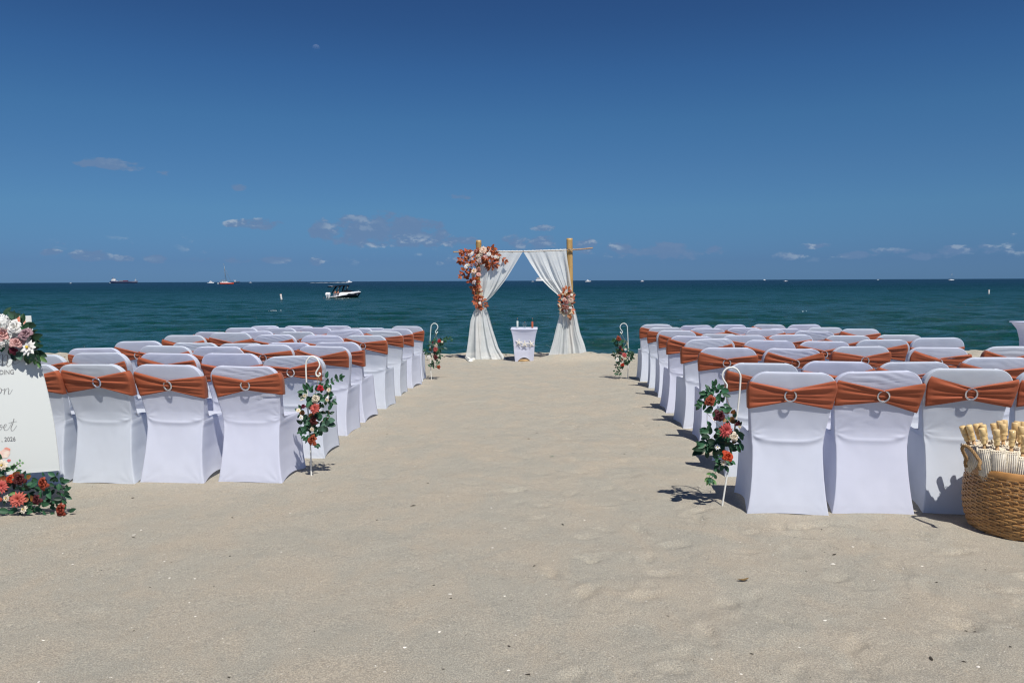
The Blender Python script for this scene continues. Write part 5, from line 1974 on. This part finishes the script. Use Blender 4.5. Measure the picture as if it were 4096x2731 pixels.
def motorboat(px, Y, rz):
    base = sea_spot(px, Y)
    o = empty('motorboat', base, rz)
    tag(o, 'black and white motorboat with hardtop and two white outboards', 'boat')
    L, beam = 7.6, 2.5
    blk = lambda t: .26 + 1.0 * t if t < .42 else min(.68 + (t - .42) * 6, .90 + .30 * (t - .42) / .58)
    hull_mesh(L, beam, blk, .9, rake=.17).build('hull', M_BLACK, o)
    # white topsides standing on the black hull, low at the stern
    rows = []
    n = 34
    for i in range(n + 1):
        t = .02 + .96 * i / n
        b = beam / 2 * (1 - max(0, (t - .45) / .55) ** 2.2) * .985
        zb = blk(t) - .02
        zt = max(zb + .06, .36 if t < .13 else (.36 + .80 * min(1, (t - .13) / .17) ** .7 + .06 * t) if t < .6 else 1.24 + .06 * ((t - .6) / .4))
        rows.append([(t * L, -b, zb), (t * L, -b * .97, (zb + zt) / 2), (t * L, -b * .90, zt), (t * L, -b * .70, zt + .03), (t * L, b * .70, zt + .03), (t * L, b * .90, zt), (t * L, b * .97, (zb + zt) / 2), (t * L, b, zb)])
    dm = MB().grid(np.array(rows))
    dm.build('deck', M_WHITE, o)
    MB().box((-.15, 0, .27), (.9, 2.2, .10), bev=.03).build('swim_platform', M_WHITE, o)
    # dark cabin glass
    rows = []
    for t, h, w in ((.44, .05, .78), (.46, .50, .74), (.55, .58, .72), (.64, .55, .66), (.72, .30, .56), (.77, .03, .44)):
        rows.append([(t * L, -w, 1.16), (t * L - .05, -w * .92, 1.16 + h * .7), (t * L - .08, -w * .6, 1.16 + h), (t * L - .08, w * .6, 1.16 + h), (t * L - .05, w * .92, 1.16 + h * .7), (t * L, w, 1.16)])
    MB().grid(np.array(rows)).build('windscreen', M_DGLASS, o)
    # hardtop
    rows = []
    for t, z, w, th in ((-.06, 2.40, .75, .05), (-.03, 2.44, .90, .16), (.12, 2.50, .98, .17), (.30, 2.62, .98, .18), (.46, 2.66, .92, .17), (.58, 2.72, .70, .06)):
        rows.append([(t * L, -w, z), (t * L, -w * .85, z + th), (t * L, w * .85, z + th), (t * L, w, z), (t * L, w * .8, z - .05), (t * L, -w * .8, z - .05)])
    MB().grid(np.array(rows), closed_u=True).build('hardtop', M_BLACK, o)
    MB().box((.02 * L, 0, 2.60), (1.0, 1.2, .05), bev=.02).build('hardtop_panel', M_WHITE, o)
    for sy in (-1, 1):
        MB().tube([Vector((.10 * L, sy * .98, 1.05)), Vector((.16 * L, sy * .92, 1.75)), Vector((.24 * L, sy * .85, 2.5))], [.10, .13, .20], 8).build('hardtop_support', M_BLACK, o)
        MB().tube([Vector((.42 * L, sy * .92, 1.15)), Vector((.45 * L, sy * .9, 1.9)), Vector((.50 * L, sy * .82, 2.66))], [.12, .13, .22], 8).build('hardtop_support', M_BLACK, o)
    # outboards
    for sy in (-.42, .42):
        e = MB()
        rows = []
        for z, x0, x1, w in ((-.25, -.95, -.60, .10), (.15, -1.00, -.58, .13), (.42, -1.05, -.50, .17), (.62, -1.20, -.42, .25), (.95, -1.18, -.36, .27), (1.12, -1.05, -.40, .25), (1.22, -.92, -.55, .15)):
            m_ = (x0 + x1) / 2
            rows.append([(m_ + (x1 - x0) / 2 * math.cos(q), sy + w * math.sin(q), z) for q in np.linspace(0, 2 * math.pi, 14, endpoint=False)])
        e.grid(np.array(rows), closed_u=True)
        k = len(rows[0])
        e.f.append(tuple((len(rows) - 1) * k + i for i in range(k))); e.m.append(0)
        e.build('outboard', M_WHITE, o)
    # bow rail, porthole, lettering stroke
    r = MB()
    for sy in (-1, 1):
        P = [Vector((t * L, sy * (beam / 2 * (1 - max(0, (t - .45) / .55) ** 2.2) * .85), z)) for t, z in ((.80, 1.15), (.84, 1.45), (.92, 1.58), (.985, 1.62))]
        r.tube(P, .02, 5)
        r.tube([P[1], P[1] - Vector((0, 0, .3))], .016, 5); r.tube([P[2], P[2] - Vector((.02, 0, .42))], .016, 5)
    r.tube([Vector((.985 * L, -.2, 1.62)), Vector((1.0 * L, 0, 1.62)), Vector((.985 * L, .2, 1.62))], .02, 5)
    r.build('bow_rail', M_STEEL, o)
    sideb = lambda t: beam / 2 * (1 - max(0, (t - .45) / .55) ** 2.2)
    MB().lathe([(.03, 0), (.13, .0), (.13, .03), (.09, .035)], 14, (.80 * L, -sideb(.80) * .965, .62), Matrix.Rotation(R(90), 3, 'X')).build('porthole', M_STEEL, o)
    mk = MB()
    pts = [(4.15, .80), (4.3, .92), (4.38, .78), (4.5, .90), (4.62, .84), (4.76, .91), (4.9, .87), (5.05, .93), (5.25, .96)]
    sgn = [Vector((x, -sideb(x / L) * .985 - .012, z - .02)) for x, z in pts]
    mk.tube(sgn, .03, 5)
    mk.build('hull_lettering', M_WHITE, o)
    seat = MB().box((1.15, 0, .62), (.5, 1.7, .35), bev=.06).box((1.42, 0, .85), (.14, 1.7, .4), bev=.04)
    seat.build('stern_seat', M_WHITE, o)
    return o, base


boat, bp = motorboat(1323, 168, R(42))


def on_boat(x, y, z):
    c, s = math.cos(R(42)), math.sin(R(42))
    return Vector((bp.x + x * c - y * s, bp.y + x * s + y * c, SEA_Z + z))


person('person in dark clothes standing under the hardtop of the motorboat', *STAND, (0.10, 0.05, 0.035), [(.05, 1.5, (0.012, 0.011, 0.012))], on_boat(3.0, -.35, .55), R(20))
person('person in grey shorts sitting at the stern of the motorboat', *SIT, (0.36, 0.17, 0.11), [(0, .2, (0.25, 0.26, 0.28)), (.86, 1.2, (0.03, 0.02, 0.015))], on_boat(.75, -.55, .78), R(-100))
person('bare chested person in dark shorts sitting beside another on the motorboat', *SIT, (0.42, 0.21, 0.14), [(0, .22, (0.03, 0.03, 0.035)), (.86, 1.2, (0.05, 0.03, 0.02))], on_boat(1.15, -.95, .80), R(-70))
# a swimmer: head and shoulders out of the water
sw = sea_spot(1294, 166)
person('swimmer with only the head above water beside the motorboat', [(0, 0, -.9), (0, 0, -.45), (0, 0, -.2), (0, 0, -.08), (0, -.02, .04), (.22, 0, -.25), (.35, -.1, -.5), (-.22, 0, -.25), (-.35, -.1, -.5), (0, -.02, .17)],
       [(4, 9), (0, 1), (1, 2), (2, 3), (3, 4), (2, 5), (5, 6), (2, 7), (7, 8)], [.13, .15, .13, .06, .105, .06, .045, .06, .045, .09], (0.30, 0.12, 0.08), [(.10, .5, (0.02, 0.012, 0.01))], sw + Vector((0, 0, .10)))


def far_boat(px, Y, L, hc, label, rz=0.0, kind='cruiser', name='motor_yacht'):
    """small craft a few pixels long, still a hull, a deckhouse and a mast"""
    base = sea_spot(px, Y)
    o = empty(name, base, rz)
    tag(o, label, 'boat')
    k = L / 10.0
    h = hull_mesh(L, L * .27, lambda t: k * (.9 + .65 * t ** 2), k * 1.2, rake=.14)
    h.v = [(x - L / 2, y, z) for x, y, z in h.v]
    h.build('hull', hc, o)
    m = MB()
    if kind == 'cruiser':
        m.box((-.02 * L, 0, k * 1.7), (L * .46, L * .19, k * 1.5), bev=k * .25)
        m.box((-.06 * L, 0, k * 2.8), (L * .26, L * .16, k * .9), bev=k * .2)
        m.build('deckhouse', M_WHITE, o)
        MB().box((.02 * L, 0, k * 2.0), (L * .40, L * .196, k * .5), bev=k * .1).build('window_band', M_DGLASS, o)
        MB().tube([(-.08 * L, 0, k * 3.2), (-.09 * L, 0, k * 4.4)], k * .10, 6).build('mast', M_WHITE, o)
    elif kind == 'open':
        m.box((-.05 * L, 0, k * 1.4), (L * .22, L * .14, k * 1.0), bev=k * .2)
        m.build('console', M_WHITE, o)
        MB().box((-.06 * L, 0, k * 3.1), (L * .30, L * .2, k * .16), bev=k * .05).build('canopy', M_WHITE, o)
        p_ = MB()
        for sx in (-.16, .04):
            for sy in (-.07, .07):
                p_.tube([(sx * L, sy * L, k * 1.0), (sx * L, sy * L, k * 3.1)], k * .07, 5)
        p_.build('canopy_posts', M_STEEL, o)
    elif kind == 'sail':
        m.box((-.05 * L, 0, k * 1.45), (L * .4, L * .16, k * .6), bev=k * .15)
        m.build('cabin', M_WHITE, o)
        MB().tube([(.05 * L, 0, k * .8), (.05 * L, 0, k * 13)], k * .12, 6).build('mast', M_ALU, o)
        MB().tube([(.05 * L, 0, k * 2.2), (-.38 * L, 0, k * 2.3)], k * .10, 6).build('boom', M_ALU, o)
        MB().tube([(.05 * L, 0, k * 13), (.49 * L, 0, k * 1.5)], k * .05, 5).tube([(.05 * L, 0, k * 13), (-.49 * L, 0, k * 1.0)], k * .05, 5).build('stays', M_ALU, o)
    return o


# cargo ship
def cargo():
    Y = 3500
    k = Y / FPX
    base = sea_spot(497, Y)
    o = empty('cargo_ship', base, R(2))
    tag(o, 'dark blue cargo ship with a few containers on the horizon', 'ship')
    L = 108 * k
    h = MB()
    rows = []
    for i in range(21):
        t = i / 20
        b = 9 * (1 - max(0, (t - .7) / .3) ** 2) * (.8 + .2 * min(1, t * 6))
        z = 8.5 + (1.5 if t < .22 else 0) + 2.2 * max(0, (t - .9) / .1)
        x = -L / 2 + L * t
        fw = 5 * max(0, (t - .8) / .2)
        rows.append([(x - fw, -max(b, .3) * .8, -3), (x, -max(b, .3), z), (x, max(b, .3), z), (x - fw, max(b, .3) * .8, -3)])
    h.grid(np.array(rows), closed_u=True)
    h.f.append((3, 2, 1, 0)); h.m.append(0)
    h.build('hull', M_NAVY, o)
    def bx(x0, x1, z0, z1, w, nm, mat):
        MB().box((-L / 2 + (x0 + x1) / 2 * L, 0, (z0 + z1) / 2), ((x1 - x0) * L, w, z1 - z0), bev=.3).build(nm, mat, o)
    bx(.05, .19, 9.9, 14, 15, 'superstructure', M_WHITE)
    bx(.07, .18, 14.05, 18, 13, 'superstructure', M_WHITE)
    bx(.09, .165, 18.05, 21, 15, 'bridge', M_WHITE)
    bx(.095, .168, 19.0, 20.1, 15.2, 'bridge_windows', M_DGLASS)
    bx(.07, .095, 18.05, 24, 4, 'funnel', M_NAVY)
    MB().tube([(-L / 2 + .115 * L, 0, 21), (-L / 2 + .115 * L, 0, 27)], .5, 6).build('mast', M_GREY, o)
    MB().tube([(-L / 2 + .92 * L, 0, 10), (-L / 2 + .92 * L, 0, 22)], .6, 6).build('foremast', M_GREY, o)
    bx(.885, .94, 10.8, 13.5, 6, 'forecastle_house', M_WHITE)
    bx(.22, .27, 8.7, 10.2, 12, 'lifeboat', M_WHITE)
    for i in range(6):
        bx(.33 + i * .049, .33 + i * .049 + .047, 8.7, 12.0, 15, 'container', M_GREY if i < 3 else M_MAROON)


cargo()


# red catamaran
def catamaran():
    Y = 1250
    k = Y / FPX
    base = sea_spot(902, Y)
    o = empty('catamaran', base, R(6))
    tag(o, 'orange red sailing catamaran with bare mast near the horizon', 'sailboat')
    L = 60 * k
    for sy in (-1, 1):
        h = hull_mesh(L * .82, 2.0, lambda t: 1.9 + .5 * t, 1.2, rake=.04)
        h.v = [(x - L * .32, y + sy * 4.2, z) for x, y, z in h.v]
        h.build('hull', M_REDHULL, o)
    rb = lambda c, s, nm, mt: MB().box(c, s, bev=.25).build(nm, mt, o)
    rb((.02 * L, 0, 2.3), (.66 * L, 9.0, .5), 'bridge_deck', M_WHITE)
    rb((-.02 * L, 0, 3.4), (.36 * L, 7.2, 1.7), 'cabin', M_WHITE)
    rb((.0, 0, 3.5), (.33 * L, 7.4, .8), 'cabin_windows', M_DGLASS)
    rb((-.26 * L, 0, 4.3), (.20 * L, 7.0, .25), 'cockpit_roof', M_WHITE)
    rb((-.28 * L, 0, 3.0), (.14 * L, 6.0, 1.6), 'cockpit', M_GREY)
    rb((-.45 * L, -2.5, 1.1), (.10 * L, 3.0, 1.4), 'dinghy', M_WHITE)
    mx = .06 * L
    top = 82 * k
    MB().tube([(mx, 0, 4.2), (mx - 1.3, 0, top * .5), (mx - 3.4, 0, top)], [.32, .30, .20], 8).build('mast', M_ALU, o)
    MB().tube([(mx, 0, 5.6), (-.28 * L, 0, 6.2)], .5, 8).build('boom', M_ALU, o)
    MB().tube([(mx - 2.6, 0, top * .80), (.38 * L, 0, 3.0)], .13, 5).build('forestay', M_ALU, o)
    for sy in (-1, 1):
        MB().tube([(mx - 2.6, 0, top * .80), (-.05 * L, sy * 4.6, 2.5)], .09, 5).build('shroud', M_ALU, o)
    MB().tube([(mx - 1.2, -2.0, top * .48), (mx - 1.2, 2.0, top * .48)], .16, 5).build('spreader', M_WHITE, o)


catamaran()
far_boat(844, 2100, 18, M_WHITE, 'white motor yacht left of the red catamaran', 0)
far_boat(942, 3600, 40, M_NAVY, 'low dark barge on the horizon behind the red catamaran', 0, 'open', 'barge')
far_boat(1002, 3000, 11, M_WHITE, 'tiny white boat on the horizon right of the red catamaran', 0, 'open', 'small_boat')
far_boat(1397, 2300, 18.0, M_WHITE, 'white speedboat racing along the horizon above the motorboat', R(3), 'cruiser', 'speedboat')
far_boat(2352, 1900, 15, M_WHITE, 'white fishing yacht just right of the bamboo pole', 0)
far_boat(2131, 2600, 9, M_WHITE, 'tiny white boat seen through the arch', 0, 'open', 'small_boat')
far_boat(2569, 2000, 9.5, M_WHITE, 'small white boat on the horizon above the right hook', 0, 'cruiser', 'small_boat')
far_boat(3143, 1500, 7.5, M_WHITE, 'small white fishing boat in the middle of the right horizon', R(10), 'open', 'small_boat')
far_boat(3058, 4200, 15, M_WHITE, 'pale speck of a boat left of the fishing boat', 0, 'cruiser', 'small_boat')
far_boat(3512, 3000, 8, M_WHITE, 'tiny white boat on the horizon left of the far sailboat', 0, 'cruiser', 'small_boat')
far_boat(3806, 1800, 13, M_WHITE, 'white sailboat with bare mast far right on the horizon', 0, 'sail', 'sailboat')
far_boat(282, 3200, 9, M_WHITE, 'tiny white boat on the horizon left of the cargo ship', 0, 'cruiser', 'small_boat')
far_boat(440, 3300, 7, M_WHITE, 'tiny boat at the stern of the cargo ship', 0, 'cruiser', 'small_boat')


def cruise_ship():
    Y = 9000
    k = Y / FPX
    o = empty('cruise_ship', sea_spot(2165, Y), 0)
    tag(o, 'distant cruise ship half hidden by the right curtain', 'ship')
    rb = lambda x0, x1, z0, z1, nm, mt: MB().box(((x0 + x1) / 2 * k, 0, (z0 + z1) / 2 * k), ((x1 - x0) * k, 30, (z1 - z0) * k), bev=1).build(nm, mt, o)
    rb(-22, 40, -2, 5, 'hull', M_WHITE)
    for i in range(3):
        rb(-20 + i, 34 - 3 * i, 5.05 + 2.5 * i, 7.2 + 2.5 * i, 'deck', M_WHITE)
        rb(-19.8 + i, 33.8 - 3 * i, 7.2 + 2.5 * i, 7.55 + 2.5 * i, 'deck_gap', M_DGLASS)
    rb(-10, 2, 12.6, 15.5, 'funnel', M_GREY)


cruise_ship()
M_BUOY = pbr('white_buoy', (0.75, 0.73, 0.70), rough=.5)
M_BUOYO = pbr('orange_band', (0.55, 0.12, 0.03), rough=.5)


def buoy(px, py, top, label, tilt):
    h = 1128 - 18 * px / 4096 + 6
    Y = (CAM.z - SEA_Z) * FPX / (py - h)
    o = empty('marker_buoy', sea_spot(px, Y))
    tag(o, label, 'buoy', 'white marker buoys')
    H = (py - top) * Y / FPX
    r = H * .17
    MB().lathe([(r * .9, -H * .5), (r * .95, 0), (r, H * .05), (r, H * .95), (r * .85, H), (r * .2, H * 1.01)], 16).build('float', M_BUOY, o)
    for z in (.62, .93):
        MB().lathe([(r * 1.02, H * z), (r * 1.02, H * (z + .05))], 16, cap=False).build('band', M_BUOYO, o)
    o.rotation_euler = (0, R(tilt), 0)


buoy(1124, 1200, 1178, 'white marker buoy left of the black and white motorboat', -8)
buoy(3957, 1178, 1160, 'white marker buoy at the far right of the sea', 1)

# wake and foam
M_FOAM = pbr('foam', (0.80, 0.83, 0.84), rough=.9)


def foam(name, strips, seed, label):
    g = np.random.default_rng(seed)
    mb = MB()
    for (x0, x1, Y, w, hgt) in strips:
        a, b = sea_spot(x0, Y), sea_spot(x1, Y)
        n = max(10, int(abs(b.x - a.x) / max(.25, Y * .0012)))
        n = min(n, 240)
        rows = []
        for i in range(n + 1):
            t = i / n
            c = a.lerp(b, t)
            q = max(.02, .5 + .5 * float(vnoise(np.array([t * n * .35]), np.array([seed * 1.7]), seed)[0])) * (math.sin(math.pi * (.03 + .94 * t)) ** .5)
            rows.append([(c.x, c.y - w * q, SEA_Z + .02), (c.x, c.y - w * .4 * q, SEA_Z + .08 + hgt * q), (c.x, c.y + w * .4 * q, SEA_Z + .08 + hgt * q), (c.x, c.y + w * q, SEA_Z + .02)])
        mb.grid(np.array(rows))
    o = mb.build(name, M_FOAM)
    tag(o, label, 'foam', kind='stuff')


foam('boat_wake', [(1240, 1396, 2310, 7, .5), (1340, 1396, 2290, 5, 1.0)], 5, 'white wake behind the speedboat')
def whitecaps(spots, seed, label):
    g = np.random.default_rng(seed)
    mb = MB()
    for (px, Y, n, spread) in spots:
        c = sea_spot(px, Y)
        for _ in range(n):
            x, y = c.x + g.normal(0, spread), c.y + g.normal(0, .5)
            a, b_ = g.uniform(.04, .15), g.uniform(.03, .06)
            V = [(x + a * math.cos(q) * (1 + g.uniform(-.3, .3)), y + b_ * math.sin(q), SEA_Z + .10 + g.uniform(0, .05)) for q in np.linspace(0, 6.283, 8, endpoint=False)]
            V.append((x, y, SEA_Z + .15))
            mb.add(V, [(k, (k + 1) % 8, 8) for k in range(8)])
    o = mb.build('whitecaps', M_FOAM)
    tag(o, label, 'foam', kind='stuff')


whitecaps([(1090, 92, 6, .6), (1340, 158, 4, .6), (1375, 160, 4, .7), (3225, 84, 3, .3)], 6, 'small whitecaps scattered over the sea')

# the moon, lit by the same sun; the daylight air adds over it
mo_d = ray(1264.5, 194)
MD = 60000.0
mm = bpy.data.materials.new('moon_rock_through_air')
mm.use_nodes = True
T = NT(mm.node_tree)
T.n.remove(T.n['Principled BSDF'])
tc = T.node('ShaderNodeTexCoord').outputs['Object']
df = T.node('ShaderNodeBsdfDiffuse')
T.l.new(T.mix(T.ramp(T.noise(tc, 2.2, 4.0, .6), .42, .58), (0.020, 0.021, 0.022), (0.050, 0.050, 0.050)), df.inputs[0])
trn = T.node('ShaderNodeBsdfTransparent')
ad = T.node('ShaderNodeAddShader')
T.l.new(df.outputs[0], ad.inputs[0]); T.l.new(trn.outputs[0], ad.inputs[1])
T.l.new(ad.outputs[0], T.n['Material Output'].inputs[0])
mr_ = MD * math.radians(.52) / 2
prof = [(max(.001, math.sin(q)), math.cos(q)) for q in np.linspace(0, math.pi * .5, 20)]
mo = MB().lathe(prof, 40, cap=False).build('moon', mm)     # the half that faces the earth
mo.rotation_mode = 'QUATERNION'
mo.rotation_quaternion = Vector((0, 0, 1)).rotation_difference(-mo_d)
mo.location = CAM + mo_d * MD
mo.scale = (mr_, mr_, mr_)
tag(mo, 'pale daytime moon high in the blue sky', 'moon')

# ------------------------------------------------------------------ litter on the sand
dr = np.random.default_rng(3)
M_SHELL = pbr('bleached_shell', (0.74, 0.70, 0.62), rough=.6, var=.15, nscale=50)
M_WEED = pbr('dry_seaweed', (0.035, 0.028, 0.020), rough=.9, var=.3, nscale=60)


def litter(name, pts, mat, label, thin=.35, jit=.3):
    mb = MB()
    zs = ground(np.array([p[0] for p in pts]), np.array([p[1] for p in pts]))
    for (x, y, s, el_), z in zip(pts, zs):
        a = dr.uniform(0, 6.28)
        n = 6
        V = []
        for k in range(n):
            q = 2 * math.pi * k / n
            rr = s * (1 + dr.uniform(-jit, jit))
            u, v = rr * math.cos(q) * el_, rr * math.sin(q)
            V.append((x + u * math.cos(a) - v * math.sin(a), y + u * math.sin(a) + v * math.cos(a), z + .001 + s * dr.uniform(0, .25)))
        V.append((x, y, z + s * thin + .002))
        mb.add(V, [(k, (k + 1) % n, n) for k in range(n)])
    o = mb.build(name, mat, smooth=False)
    tag(o, label, 'litter', kind='stuff')


P1 = []
for _ in range(330):
    y = 2.4 * (15 / 2.4) ** dr.random()
    P1.append((dr.uniform(-.75, .75) * y, y, abs(dr.normal(0, .0024)) + .0018, dr.uniform(.8, 1.8)))
litter('shell_fragments', P1, M_SHELL, 'small white shell fragments scattered over the sand')
P2 = []
for _ in range(110):
    y = 2.5 * (15 / 2.5) ** dr.random()
    P2.append((dr.uniform(-.75, .75) * y, y, abs(dr.normal(0, .0022)) + .0020, dr.uniform(1, 2.6)))
for _ in range(800):
    y = dr.normal(15.9, .45)
    P2.append((dr.uniform(-13, 13), min(y, 16.75), abs(dr.normal(0, .010)) + .005, dr.uniform(1, 3.5)))
litter('seaweed_bits', P2, M_WEED, 'dark bits of dried seaweed on the sand and along the berm', .5)


def sand_leaf(px, py, ln, mat, label, curl):
    p = on_ground(px, py)
    n = 9
    rows = []
    for i in range(n):
        t = i / (n - 1)
        w = ln * .16 * math.sin(math.pi * (.06 + .88 * t)) + .001
        rows.append([((t - .5) * ln, v * w, .006 + curl * ln * ((t - .5) ** 2) * 4 + abs(v) * curl * ln * .25) for v in (-1, -.5, 0, .5, 1)])
    me = MB().grid(np.array(rows)).mesh('fallen_leaf', mat)
    o = new_obj('fallen_leaf', me)
    o.location = (p.x, p.y, gz(p.x, p.y))
    o.rotation_euler = (0, 0, R(12))
    tag(o, label, 'leaf')


sand_leaf(2972, 2330, .055, pbr('withered_leaf', (0.20, 0.13, 0.05), rough=.8, var=.3, nscale=60), 'withered brown leaf lying on the sand right of centre', .12)
sand_leaf(2208, 1828, .035, L_GREEN, 'single green leaf lying on the sand in the aisle', .12)
